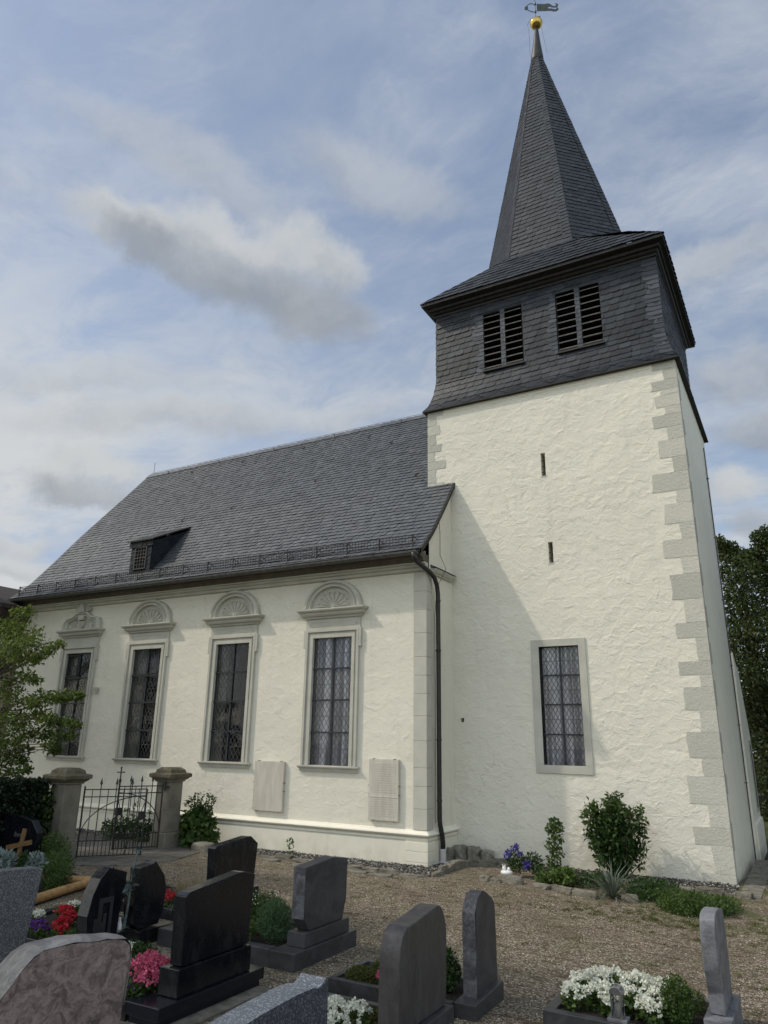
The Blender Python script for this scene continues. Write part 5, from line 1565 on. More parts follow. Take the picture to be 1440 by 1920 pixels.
# lantern
ln = thing('grave_lantern', 'small metal candle lantern on the stone border before the white begonias', 'lantern', (4.78, -6.40, .15))
gx, gy = 4.78, -6.40
s_ = boxmb(gx - .075, gx + .075, gy - .06, gy + .06, .151, .176); s_.build('base', 'gneiss_grey_top', ln, bevel=.004)
s_ = MB()
for dx in (-.043, .035): 
    for dy in (-.043, .035): s_.box(gx + dx, gx + dx + .008, gy + dy, gy + dy + .008, .178, .335)
s_.box(gx - .046, gx + .046, gy - .046, gy + .046, .1765, .186)
s_.build('frame', 'steel', ln)
s_ = MB(); s_.prism([(-.05, .336), (-.047, .36), (-.03, .383), (0, .393), (.03, .383), (.047, .36), (.05, .336)], lambda x, z: (gx + x, gy - .05, z), lambda x, z: (gx + x, gy + .05, z)); s_.tube([(gx, gy, .39), (gx, gy, .405)], .01, 8)
s_.build('lid', 'steel', ln, bevel=.005)
s_ = MB(); s_.lathe([(.024, .187), (.024, .27), (.01, .275)], gx, gy, 14); s_.build('candle', 'candle', ln, smooth=True)
s_ = boxmb(gx - .040, gx + .040, gy - .040, gy + .040, .187, .334); s_.build('glass', 'lantern_glass', ln)

# ---------------------------------------------------------------- planting on the graves
begonia('mounds of white begonias filling the stone-bordered bed at the bottom right', 'flowers',
        [(4.42, -6.02, .26, .13), (4.62, -5.85, .28, .14), (4.40, -6.22, .24, .11), (4.60, -6.15, .25, .13), (4.80, -6.12, .25, .12), (4.86, -5.86, .27, .14), (5.02, -6.05, .25, .12), (4.99, -6.24, .23, .10), (4.80, -5.70, .25, .12), (4.48, -5.74, .25, .12), (5.05, -5.80, .26, .12), (4.70, -6.25, .22, .09)],
        'petal_white', 11, .017, n=42, leafn=150)
shrub('boxwood_bush', 'small leafy evergreen bush beside the white begonias at the bottom right', 'shrub', (5.16, -6.13, .1), [dict(c=(5.17, -6.10, .26), r=(.12, .13, .19), n=2200, s=.022, w=.4, up=.5, pw=.3)], 'leaf_mid', 21, [((5.16, -6.1, .1), (5.17, -6.1, .38))])
shrub('cypress_ball', 'low dark green mound next to the edge-on gravestone', 'shrub', (5.26, -5.80, .1), [dict(c=(5.25, -5.78, .19), r=(.09, .09, .09), n=1100, s=.025, w=.12, up=1, pw=.3)], 'leaf_mid', 22)
begonia('white begonias left of the tall wave-topped gravestone', 'flowers', [(3.02, -7.72, .27, .12), (3.14, -7.60, .25, .11), (2.92, -7.58, .24, .10), (3.10, -7.82, .24, .10)], 'petal_white', 13, .017, n=40)
begonia('single red blossoms among the white begonias, bottom centre', 'flowers', [(2.90, -7.74, .33, .03)], 'petal_red', 14, .014, n=6, leafn=6)
shrub('groundcover', 'yellow-green creeping cushion plant left of the wave-topped gravestone', 'plant', (3.22, -7.3, .1), [dict(c=(3.24, -7.36, .13), r=(.16, .20, .07), n=2600, s=.022, w=.3, up=.6, pw=.3), dict(c=(2.9, -7.2, .12), r=(.22, .12, .05), n=1500, s=.02, w=.3, up=.6, pw=.4)], 'leaf_moss', 23)
shrub('moss_cushion', 'olive green moss cushions filling the end of the low dark border', 'plant', (2.55, -6.35, .1), [dict(c=(2.50, -6.44, .13), r=(.17, .12, .07), n=2600, s=.018, w=.3, up=.6, pw=.3), dict(c=(2.62, -6.18, .14), r=(.17, .14, .08), n=2400, s=.018, w=.3, up=.6, pw=.3)], 'leaf_moss', 24)
begonia('single round pink begonia beside the moss cushions', 'flowers', [(2.88, -6.62, .22, .11)], 'petal_pink', 15, .017, n=60)
shrub('leafy_plant', 'dark green leafy plant between the wave-topped and the slim gravestone', 'plant', (3.2, -6.3, .1), [dict(c=(3.25, -6.30, .24), r=(.14, .17, .17), n=1500, s=.036, w=.36, up=.4)], 'leaf_dark', 25, flower=[('petal_white', [dict(c=(3.3, -6.3, .33), r=(.1, .12, .05), n=14, s=.02, w=.5)])])
begonia('bright pink begonias behind the centre black gravestone', 'flowers', [(1.10, -7.78, .28, .15), (.98, -7.60, .27, .13), (1.22, -7.62, .26, .13), (1.24, -7.86, .24, .11)], 'petal_pink', 16, .017, n=60)
begonia('small purple flowers behind the bright pink begonias', 'flowers', [(.74, -7.70, .25, .07), (.86, -7.84, .22, .05)], 'petal_purple', 17, .012, n=22)
shrub('groundcover', 'mixed low green leaves in front of the bright pink begonias', 'plant', (1.2, -8.0, .1), [dict(c=(1.15, -7.98, .16), r=(.16, .07, .07), n=700, s=.035, w=.36, up=.5), dict(c=(.9, -7.9, .16), r=(.2, .09, .07), n=500, s=.03, w=.36, up=.5)], 'leaf_mid', 26, flower=[('petal_purple', [dict(c=(1.2, -8.0, .22), r=(.1, .05, .03), n=16, s=.018, w=.5)])])
shrub('rose_bush', 'low green bush with one white bloom beyond the bright pink begonias', 'shrub', (.6, -7.3, .1), [dict(c=(.55, -7.35, .20), r=(.28, .17, .12), n=1400, s=.036, w=.36, up=.4)], 'leaf_dark', 27, flower=[('petal_white', [dict(c=(.62, -7.50, .34), r=.03, n=26, s=.035, w=.5)])])
shrub('feathery_plant', 'bushy feathery light green plant beside the veined grey gravestone', 'plant', (1.15, -6.0, .12), [dict(c=(1.16, -6.02, .34), r=(.20, .17, .20), n=5200, s=.045, w=.07, up=.9, pw=.5)], 'leaf_feather', 28, [((1.15, -6.0, .1), (1.16, -6.0, .4))])
shrub('flowering_shrub', 'loose green shrub with tiny white flowers behind the feathery plant', 'shrub', (.7, -5.7, .12), [dict(c=(.75, -5.72, .33), r=(.32, .20, .20), n=3200, s=.034, w=.22, up=.8), dict(c=(.85, -6.12, .25), r=(.14, .10, .12), n=700, s=.03, w=.3, up=.5, tone=.4)], 'leaf_mid', 29, flower=[('petal_white', [dict(c=(.75, -5.75, .45), r=(.3, .2, .11), n=90, s=.014, w=.5)])])
shrub('lavender_plant', 'small grey-green plant at the corner of the grey border', 'plant', (.95, -6.2, .12), [dict(c=(.72, -6.16, .20), r=(.13, .08, .08), n=700, s=.03, w=.2, up=.8)], 'leaf_silver', 30)
begonia('red begonias between the two black gravestones further back', 'flowers', [(-1.0, -5.35, .22, .09), (-1.2, -5.2, .22, .07)], 'petal_red', 18, .016, n=40)
gr = thing('ornamental_grass', 'pale tufts of ornamental grass beside the second-row black gravestone', 'ornamental grass', (-.8, -5.0, .1))
g1 = MB()
for (x, y, L_) in ((-.85, -4.95, .42), (-1.05, -4.75, .42), (-1.25, -4.9, .38), (-.95, -5.05, .36)): blades(g1, (x, y, .1), 150, L_, .0022, int(x * 100) + 500, droop=.3, up=.8)
g1.build('seed_heads', 'grass_dry', gr)
g2 = MB()
for (x, y, L_) in ((-.72, -5.22, .30), (-.9, -5.32, .28)): blades(g2, (x, y, .1), 260, L_, .0022, int(x * 100) + 700, droop=.9, up=.5)
g2.build('blades', 'grass_blue', gr)
begonia('red begonias in the black-bordered bed at the left', 'flowers', [(-.92, -7.02, .24, .10), (-1.05, -6.85, .26, .10), (-.78, -6.80, .25, .09), (-1.25, -6.75, .28, .10), (-.80, -7.13, .22, .07), (-.72, -6.62, .28, .09), (-.98, -6.60, .27, .08)], 'petal_red', 19, .017, n=46)
begonia('two clumps of white begonias at the edge of the red begonia bed', 'flowers', [(-1.45, -6.95, .25, .08), (-1.40, -6.50, .28, .08), (-.62, -6.98, .20, .05)], 'petal_white', 20, .017, n=36)
begonia('low purple flowers in the black-bordered bed at the left', 'flowers', [(-1.22, -7.08, .20, .09), (-1.08, -7.15, .19, .08), (-1.36, -7.05, .19, .07)], 'petal_purple', 31, .012, n=34)
shrub('cypress_ball', 'small round moss-green tuft beside the double black gravestone', 'plant', (-.60, -7.10, .12), [dict(c=(-.60, -7.12, .18), r=(.085, .085, .07), n=1500, s=.028, w=.08, up=.9, pw=.3)], 'leaf_mid', 32)
shrub('silver_ragwort', 'silvery felted plant cut by the left edge of the view', 'plant', (-4.0, -5.6, .1), [dict(c=(-3.95, -5.70, .42), r=(.18, .13, .15), n=420, s=.075, w=.25, up=1.0)], 'leaf_silver', 33, group='silvery plants')
shrub('silver_ragwort', 'silvery felted plant right of a small dark green bush at the left edge', 'plant', (-3.6, -5.35, .1), [dict(c=(-3.62, -5.42, .42), r=(.11, .11, .12), n=260, s=.07, w=.25, up=1.0)], 'leaf_silver', 34, group='silvery plants')
shrub('small_bush', 'small dark green bush between two silvery plants at the left edge', 'shrub', (-3.8, -5.5, .1), [dict(c=(-3.78, -5.52, .40), r=(.10, .10, .17), n=900, s=.03, w=.3, up=.6)], 'leaf_dark', 35)
shrub('small_bush', 'yellow-green bush inside the frame of peeled logs', 'shrub', (-3.7, -5.0, 0), [dict(c=(-3.65, -5.05, .20), r=(.26, .26, .18), n=1500, s=.035, w=.3, up=.5), dict(c=(-3.9, -4.85, .28), r=(.16, .2, .2), n=700, s=.035, w=.3, up=.5, tone=.2), dict(c=(-3.45, -5.25, .14), r=(.15, .15, .12), n=500, s=.03, w=.3, up=.5)], 'leaf_mid', 36)
shrub('small_bush', 'tangled low shrub at the foot of the ivy hedge beside the left gate pillar', 'shrub', (-4.7, -4.2, 0), [dict(c=(-4.9, -4.15, .30), r=(.35, .25, .32), n=1900, s=.04, w=.3, up=.6), dict(c=(-4.5, -4.35, .2), r=(.3, .2, .2), n=900, s=.04, w=.3, up=.6)], 'leaf_mid', 37)
soilb = MB(); soilb.prism([(-6.5, -6.4), (-2.92, -5.95), (-3.38, -4.6), (-4.4, -4.05), (-6.5, -4.0)], lambda x, y: (x, y, .02), lambda x, y: (x, y, -.2)); struct(soilb.build('flower_bed', 'soil'))
# ---------------------------------------------------------------- gate and pillars
def pillar(label, cx, cy, h_, hw, ry=0.0):
    t = thing('gate_pillar', label, 'gate pillar', (cx, cy, 0), 'sandstone gate pillars')
    boxmb(cx - hw - .03, cx + hw + .03, cy - hw - .03, cy + hw + .03, -.2, .30).build('foot', 'pillar', t, bevel=.02)
    boxmb(cx - hw, cx + hw, cy - hw, cy + hw, .301, h_ - .295).build('shaft', 'pillar', t, bevel=.015)
    prof_ = [(hw + .0, h_ - .294), (hw + .025, h_ - .288), (hw + .03, h_ - .262), (hw + .05, h_ - .25), (hw + .085, h_ - .222), (hw + .09, h_ - .205), (hw + .12, h_ - .20), (hw + .125, h_ - .135), (hw + .10, h_ - .12), (hw + .035, h_ - .11), (hw + .02, h_ - .05), (hw - .05, h_ - .005), (.02, h_ + .0)]
    mb = MB()
    vs = [(cx + sx * o, cy + sy * o, z) for o, z in prof_ for sx, sy in ((-1, -1), (1, -1), (1, 1), (-1, 1))]
    fs = [(k * 4 + i, k * 4 + (i + 1) % 4, (k + 1) * 4 + (i + 1) % 4, (k + 1) * 4 + i) for k in range(len(prof_) - 1) for i in range(4)]
    mb.add(vs, fs + [(3, 2, 1, 0), tuple(len(vs) - 4 + i for i in range(4))])
    mb.build('capital', 'pillar', t, bevel=.008)
    return t
pillar('left, nearer sandstone gate pillar with moulded mossy cap, beside the ivy hedge', -5.92, -3.26, 1.59, .19)
pr2 = pillar('right, farther sandstone gate pillar with moulded cap, in front of the nave wall', -5.52, -1.02, 1.56, .19)
hb = MB(); hb.box(-5.40, -5.30, -1.26, -1.235, 1.16, 1.20); hb.tube([(-5.42, -1.24, 1.10), (-5.42, -1.24, 1.30)], .014, 6); hb.build('hinge_bracket', 'iron', pr2)

def spike(mb, p, h_, s_=1.0):
    x, y, z = p
    mb.tube([(x, y, z), (x, y, z + h_)], .009, 5)
    zt = z + h_
    for (a, b_) in (((-.035 * s_, .02), (0, .0)), ((.035 * s_, .02), (0, .0))): pass
    mb.add([(x - .0, y - .034, zt), (x, y + .034, zt), (x, y, zt + .12), (x - .026, y, zt + .02), (x + .026, y, zt + .02)], [(0, 3, 2), (0, 2, 4), (1, 2, 3), (1, 4, 2), (0, 4, 1, 3)])
    for s2 in (-1, 1): mb.tube([(x, y, zt - .02), (x, y + s2 * .022, zt - .01), (x, y + s2 * .028, zt + .015)], .004, 4)
def leafgate(label, H, E, top, nbar, arc_up, cross):
    t = thing('gate_leaf', label, 'gate', (H[0], H[1], 0), 'wrought iron gate leaves')
    H3, E3 = Vector((H[0], H[1], 0)), Vector((E[0], E[1], 0))
    def P(u, z): return H3.lerp(E3, u) + Vector((0, 0, z))
    fr = MB()
    fr.tube([P(0, .03), P(0, top + .06)], .016, 6)
    fr.tube([P(1, .03), P(1, top + (.10 if cross else .0))], .018, 6)
    for z in (.05, .31, top - .13, top): fr.tube([P(0, z), P(1, z)], .010, 5)
    fr.build('frame', 'iron', t)
    bars = MB()
    for k in range(1, nbar):
        u = k / nbar
        z1 = top
        if k % 2 == 0: spike(bars, P(u, .05), top + .10 - .05)
        else: bars.tube([P(u, .05), P(u, top)], .008, 5)
    for k in range(nbar):
        u = (k + .5) / nbar
        bars.tube([P(u, .05), P(u, .31)], .006, 5)
    bars.build('bars', 'iron', t)
    ac = MB(); pts = []
    for k in range(15):
        th = math.pi / 2 * k / 14
        pts.append(P(math.sin(th), .42 + (.62) * (1 - math.cos(th))) if not arc_up else P(1 - math.cos(th), .36 + .72 * math.sin(th)))
    ac.tube(pts, .010, 5)
    ac.tube([P(1, 1.0), P(.72, .05)], .008, 5)
    ac.build('arched_brace', 'iron', t)
    if cross:
        cr_ = MB(); cr_.tube([P(1, top), P(1, top + .36)], .013, 6); cr_.tube([P(.93, top + .27), P(1.07, top + .27)], .010, 5)
        for (u, z) in ((.93, top + .27), (1.07, top + .27), (1, top + .36)): cr_.tube([P(u, z) - Vector((0, 0, .012)), P(u, z) + Vector((0, 0, .012))], .018, 6)
        cr_.tube([P(1, top + .08), P(1, top + .14)], .026, 8)
        cr_.build('cross', 'iron', t)
    lk = MB(); p = P(.96, .72); lk.box(p.x - .03, p.x + .03, p.y - .07, p.y + .05, p.z - .06, p.z + .08); lk.build('lock_box', 'iron', t)
    return t
leafgate('left leaf of the wrought iron gate, standing ajar, hinged on the nearer pillar', (-5.66, -3.05), (-4.95, -2.18), 1.20, 8, True, False)
leafgate('right leaf of the wrought iron gate with a small cross, at the farther pillar', (-5.45, -1.28), (-5.90, -2.02), 1.20, 8, True, True)

# ivy hedge
hd = thing('ivy_hedge', 'dense dark ivy hedge left of the gate', 'hedge', (-6.3, -5.0, 0))
hbk = MB(); hbk.box(-6.55, -6.10, -8.6, -3.62, -.1, 1.22); hbk.build('shade_core', 'black', hd)  # black box stands for the shade deep between the ivy leaves
rd = random.Random(77); hgps = []
for k in range(60):
    y = -3.55 - 5 * k / 60
    hgps.append(dict(c=(-6.05 + rd.uniform(-.05, .05), y, .68), r=(.12, .14, .74), n=420, s=.06, w=.42, up=-.1, out=.3, pw=.3))
    hgps.append(dict(c=(-6.3 + rd.uniform(-.1, .1), y, 1.27 + rd.uniform(-.03, .05)), r=(.26, .14, .11), n=180, s=.06, w=.42, up=.3, pw=.3))
for k in range(8): hgps.append(dict(c=(-6.15 - .06 * k, -3.52, .68), r=(.1, .08, .72), n=330, s=.06, w=.42, up=0, pw=.3))
leaf_object('foliage', 'leaf_ivy', hgps, hd, 41)
leaf_object('foliage', 'leaf_mid', [dict(c=(-5.95, -3.6, z), r=(.12, .10, .22), n=90, s=.055, w=.4) for z in (.3, .65, 1.0)], hd, 42)

# plants along the nave
shrub('hydrangea_bush', 'leafy green bush with large leaves at the foot of the right gate pillar', 'shrub', (-4.95, -.66, 0),
      [dict(c=c_[:3], r=c_[3] * 1.25, n=150, s=.11, w=.40, up=-.15, pw=.5) for c_ in [(-5.02,-0.65,0.60,0.15),(-5.33,-0.55,0.52,0.16),(-4.79,-0.65,0.51,0.15),(-5.37,-0.65,0.37,0.16),(-4.97,-0.75,0.35,0.22),(-4.69,-0.65,0.31,0.15),(-5.16,-0.75,0.14,0.18),(-4.89,-0.65,0.12,0.22),(-4.60,-0.65,0.17,0.11) ]], 'leaf_mid', 51)
shrub('tall_perennial', 'airy dark-leaved perennial rising above the green bush by the gate pillar', 'plant', (-4.95, -.6, 0),
      [dict(c=c_[:3], r=c_[3] * 1.3, n=26, s=.06, w=.34) for c_ in [(-5.18,-0.65,0.93,0.06),(-4.99,-0.65,0.98,0.07),(-4.78,-0.65,1.03,0.07),(-4.62,-0.65,0.93,0.05),(-5.02,-0.65,0.81,0.09),(-4.78,-0.65,0.80,0.08),(-5.32,-0.65,0.84,0.05) ]] + [dict(c=(-4.95, -.62, .72), r=(.28, .14, .14), n=240, s=.07, w=.35)], 'leaf_dark', 52,
      [((-4.95, -.62, 0), c_[:3]) for c_ in [(-5.18,-0.65,0.93,0.06),(-4.99,-0.65,0.98,0.07),(-4.78,-0.65,1.03,0.07),(-4.62,-0.65,0.93,0.05),(-5.02,-0.65,0.81,0.09),(-4.78,-0.65,0.80,0.08),(-5.32,-0.65,0.84,0.05) ]], stemr=.006)
shrub('low_hedge_bush', 'dark rounded bushes at the nave foot, seen through the open gate', 'shrub', (-6.8, -.6, 0),
      [dict(c=(c_[0], c_[1], c_[2] + .08), r=c_[3], n=260, s=.055, w=.38) for c_ in [(-7.53,-0.70,0.12,0.20),(-7.21,-0.70,0.20,0.22),(-6.88,-0.70,0.24,0.20),(-7.23,-0.80,0.04,0.25),(-7.04,-0.60,0.06,0.27),(-6.59,-0.70,0.19,0.22),(-6.31,-0.70,0.23,0.17),(-6.44,-0.70,0.07,0.21),(-6.14,-0.70,0.17,0.12) ]], 'leaf_dark', 53)
shrub('flower_stalks', 'thin flower stalks above the dark bushes behind the gate', 'plant', (-7.2, -.6, 0),
      [dict(c=(-7.4 + .25 * k, -.62, .50 + .1 * (k % 3)), r=.06, n=22, s=.05, w=.35) for k in range(6)], 'leaf_mid', 54, [((-7.3 + .2 * k, -.62, .2), (-7.4 + .25 * k, -.62, .55 + .1 * (k % 3))) for k in range(6)], stemr=.005)
shrub('rose_seedling', 'small single upright seedling in the edging before the nave wall', 'plant', (-2.55, -.72, 0),
      [dict(c=(-2.55, -.72, .28), r=(.07, .06, .09), n=44, s=.05, w=.36), dict(c=(-2.54, -.72, .14), r=(.10, .07, .06), n=30, s=.05, w=.36)], 'leaf_mid', 55, [((-2.55, -.72, 0), (-2.55, -.72, .34))], stemr=.005)
# tower side planting
bt_ = thing('big_bush', 'tall loose vase-shaped green bush against the white tower wall', 'shrub', (3.27, .78, 0))
br_ = random.Random(12); bst = MB(); bgr = []; bgr2 = []
for k in range(56):
    u = br_.uniform(-1, 1); u = u * abs(u) ** .12
    hgt = 1.22 - .22 * u * u + .10 * math.sin(u * 7 + 1.0) + br_.choice((-.45, -.25, -.12, 0, 0, .05)) + br_.uniform(-.06, .04)
    tip = Vector((3.27 + u * .52 + br_.uniform(-.06, .06), .72 + br_.uniform(-.24, .14), hgt))
    base_ = Vector((3.25 + u * .08, .80 + br_.uniform(-.05, .05), -.02))
    mid_ = base_.lerp(tip, .5) + Vector((u * .10, 0, -.02))
    bst.tube([base_, mid_, tip], [.011, .008, .003], 5)
    L_ = (tip - base_).length
    q = (.14 if abs(u) < .5 else .34) + br_.uniform(0, .12)
    while q < 1.0:
        c_ = (base_.lerp(mid_, q * 2) if q < .5 else mid_.lerp(tip, q * 2 - 1))
        (bgr2 if (q > .8 and tip.z > .95 and br_.random() < .7) else bgr).append(dict(c=tuple(c_), r=(.045 + .03 * q,) * 3, n=7, s=.088, w=.25, up=-.1, out=1.3, pw=.6))
        q += .055 / L_
bst.build('stem', 'bark', bt_, smooth=True)
leaf_object('foliage', 'leaf_dark', bgr, bt_, 61); leaf_object('foliage', 'leaf_mid', bgr2, bt_, 62)
shrub('climbing_plant', 'slim upright green climber before the tower wall, left of the big bush', 'plant', (2.4, .0, 0),
      [dict(c=c_[:3], r=c_[3] * 1.3, n=120, s=.05, w=.38, tone=.1) for c_ in [(2.40,0.00,0.88,0.06),(2.47,0.00,0.81,0.06),(2.33,0.00,0.78,0.06),(2.43,0.00,0.66,0.08),(2.34,0.00,0.53,0.09),(2.42,0.00,0.42,0.08),(2.32,0.00,0.29,0.08),(2.38,0.00,0.17,0.09),(2.31,0.00,0.04,0.10),(2.49,-0.10,0.02,0.08),(2.63,-0.10,0.05,0.09),(2.67,-0.15,-0.03,0.07) ]], 'leaf_mid', 63, [((2.35, 0, 0), (2.42, 0, .95))], stemr=.008)
shrub('climbing_plant', 'yellow-green leafy foot beside the slim climber', 'plant', (2.6, -.35, 0), [dict(c=(2.62, -.38, .14), r=(.22, .13, .13), n=420, s=.06, w=.42, tone=.4, up=-.1), dict(c=(2.28, -.35, .08), r=(.15, .13, .10), n=260, s=.05, w=.42, tone=.3)], 'leaf_mid', 64)
yu = thing('yucca', 'spiky grey-green yucca in front of the big bush', 'yucca', (3.48, -.95, 0))
y1 = MB(); blades(y1, (3.50, -.90, .02), 110, .60, .010, 5, droop=.45, up=.08); y1.build('leaves', 'leaf_yucca', yu)
shrub('groundcover', 'bright green low groundcover cushion near the tower corner', 'plant', (4.65, -1.1, 0),
      [dict(c=(4.65, -1.2, .07), r=(.48, .42, .15), n=5200, s=.034, w=.36, up=.5, pw=.35, tone=.05), dict(c=(4.4, -.65, .06), r=(.5, .35, .10), n=2600, s=.034, w=.36, up=.5, pw=.35, tone=-.15), dict(c=(4.95, -.9, .06), r=(.3, .4, .12), n=1600, s=.034, w=.36, up=.5)], 'leaf_mid', 65)
shrub('low_weeds', 'dark low weeds between the yucca and the bright green cushion', 'plant', (3.85, -.3, 0),
      [dict(c=(3.9, -.15, .08), r=(.45, .40, .10), n=1800, s=.045, w=.3, up=.5), dict(c=(3.0, -.2, .08), r=(.35, .3, .12), n=1000, s=.045, w=.25, up=.6), dict(c=(3.9, -.75, .05), r=(.25, .2, .07), n=500, s=.04, w=.3, up=.5, tone=.3)], 'leaf_dark', 66)
shrub('small_herb', 'small round-leaved herb behind the yucca', 'plant', (3.02, .45, 0), [dict(c=(3.02, .45, .30), r=(.08, .06, .08), n=40, s=.06, w=.5), dict(c=(3.0, .4, .1), r=(.1, .1, .1), n=60, s=.05, w=.4)], 'leaf_dark', 67, [((3.02, .45, 0), (3.02, .45, .34))], stemr=.005)
bl = shrub('blue_flowers', 'dark bushy plant with clusters of violet-blue flowers in a low stone ring', 'flowers', (1.75, -.1, 0),
      [dict(c=(1.72, -.05, .22), r=(.17, .13, .19), n=800, s=.045, w=.22, up=.6), dict(c=(1.98, .05, .22), r=(.16, .13, .17), n=650, s=.045, w=.22, up=.6), dict(c=(2.15, -.1, .12), r=(.12, .12, .12), n=250, s=.045, w=.22, up=.6)], 'leaf_dark', 68,
      flower=[('petal_blue', [dict(c=(1.58, -.10, .34), r=.065, n=110, s=.035, w=.45), dict(c=(1.74, -.08, .47), r=.05, n=70, s=.033, w=.45), dict(c=(1.66, -.10, .44), r=.04, n=40, s=.033, w=.45), dict(c=(1.92, -.16, .22), r=.065, n=110, s=.035, w=.45), dict(c=(1.80, -.1, .38), r=.04, n=40, s=.033, w=.45)])])
an = MB()
an.lathe([(.005, .0), (.085, .005), (.10, .03), (.09, .055), (.03, .065), (.005, .066)], 1.72, -.55, 14)
an.lathe([(.02, .055), (.035, .08), (.03, .11), (.005, .13)], 1.68, -.55, 10)
for k in (-1, 1): an.tube([(1.68 + k * .018, -.56, .12), (1.68 + k * .022, -.56, .15)], [.012, .004], 6)
an.lathe([(.015, .055), (.026, .075), (.022, .10), (.004, .115)], 1.76, -.55, 10)
an.v = [(x, y, z + .105) for x, y, z in an.v]
tag(recenter(an.build('garden_figurine', 'white_ceramic', smooth=True)), 'small white ceramic figurine on the stone ring before the blue flowers', 'figurine')

# ---------------------------------------------------------------- rough stones
def rough_block(x0, x1, y0, y1, z0, z1, seed, ang=0.0, j=.12, n_=4):
    """a box with broken faces: subdivided, each point nudged"""
    rd = random.Random(seed)
    import bmesh
    bm = bmesh.new(); bmesh.ops.create_cube(bm, size=1)
    bmesh.ops.subdivide_edges(bm, edges=bm.edges[:], cuts=n_ - 1, use_grid_fill=True)
    sx, sy, sz = x1 - x0, y1 - y0, z1 - z0
    cx, cy, cz = (x0 + x1) / 2, (y0 + y1) / 2, (z0 + z1) / 2
    from mathutils import noise as mn
    mb = MB()
    ca, sa = math.cos(ang), math.sin(ang)
    for v in bm.verts:
        p = v.co
        q = Vector(p); l_ = max(abs(q.x), abs(q.y), abs(q.z))
        rnd_ = 1 - .16 * ((q.length / .5) - 1) 
        q = q * rnd_
        nz = mn.noise_vector(Vector((p.x * 3 + seed * 3.7, p.y * 3, p.z * 3))) * j
        q = Vector(((q.x + nz.x) * sx, (q.y + nz.y) * sy, (q.z + nz.z * .7) * sz))
        mb.v.append((cx + q.x * ca - q.y * sa, cy + q.x * sa + q.y * ca, cz + q.z))
    bm.verts.index_update()
    for f in bm.faces: mb.f.append(tuple(v.index for v in f.verts)); mb.r.append(.5)
    bm.free()
    return mb
EG = 'rough edging stones along the church'
ORD = ['first', 'second', 'third', 'fourth', 'fifth', 'sixth', 'seventh', 'eighth', 'ninth', 'tenth', 'eleventh', 'twelfth', 'thirteenth', 'fourteenth', 'fifteenth']
def run_stones(path, label, seed, w_=.11, h_=(.10, .17), l_=(.28, .5), cat='edging stone', z0=-.06, name='edging_stone', group=EG, mat='rock'):
    rd = random.Random(seed)
    path = [Vector((*p, 0)) for p in path]
    seg = 0; pos_ = path[0].copy(); i = 0
    total = sum((b_ - a).length for a, b_ in zip(path, path[1:]))
    def at(s):
        for a, b_ in zip(path, path[1:]):
            L = (b_ - a).length
            if s <= L: return a.lerp(b_, s / L), math.atan2((b_ - a).y, (b_ - a).x)
            s -= L
        return path[-1], math.atan2((path[-1] - path[-2]).y, (path[-1] - path[-2]).x)
    s = 0
    while s < total - .1:
        L = rd.uniform(*l_)
        p, an_ = at(s + L / 2)
        h__ = rd.uniform(*h_)
        ww = w_ * rd.uniform(.75, 1.35); hh = h__ * rd.uniform(.55, 1.25)
        mb = rough_block(p.x - L / 2 + .004, p.x + L / 2 - .004, p.y - ww / 2, p.y + ww / 2, z0, hh, rd.randint(1, 9999), an_ + rd.uniform(-.09, .09), rd.uniform(.10, .2), 6)
        tag(recenter(mb.build(name, mat, smooth=False)), label.replace('#', ORD[i]), cat, group); i += 1
        s += L
run_stones([(-4.35, -.80), (-3.2, -.84), (-2.1, -.92), (-1.0, -1.02), (.1, -1.04), (.52, -.92)], '# low rough edging stone along the nave wall, counted from the gate', 3, .13, (.05, .10))
run_stones([(.56, -.86), (.52, -.45), (.5, -.05), (.56, .35), (.72, .62), (1.0, .78), (1.5, .74), (2.05, .70)], '# rough stone of the curved edging by the boulders, counted from the church corner', 4, .11, (.09, .14), (.25, .42))
run_stones([(2.7, .60), (3.3, .56), (4.0, .44), (4.6, .36), (5.05, .32)], '# low stone of the edging right of the big bush, counted from the bush', 5, .11, (.03, .08))
run_stones([(1.30, -.66), (1.62, -.70)], '# small yellowish block from the left before the blue flowers', 6, .13, (.08, .11), (.14, .20), group='blocks before the blue flowers')
tag(recenter(rough_block(1.60, 2.02, -.72, -.56, -.05, .12, 61).build('edging_stone', 'rock', smooth=True)), 'long block carrying the white figurine before the blue flowers', 'edging stone')
run_stones([(2.22, -.68), (2.7, -.86), (3.12, -1.04)], '# block from the left in the short edging below the climber and yucca', 7, .13, (.09, .13), (.28, .45), group='blocks below the climber')
run_stones([(3.66, -1.02), (3.95, -.98)], '# mossy field stone from the left between yucca and green cushion', 8, .14, (.05, .09), (.2, .3), group='mossy field stones')
run_stones([(5.05, .30), (5.30, .26)], '# broken block from the left at the tower corner', 9, .22, (.06, .09), (.2, .3), z0=-.25, group='broken blocks at the tower corner')
rd = random.Random(15)
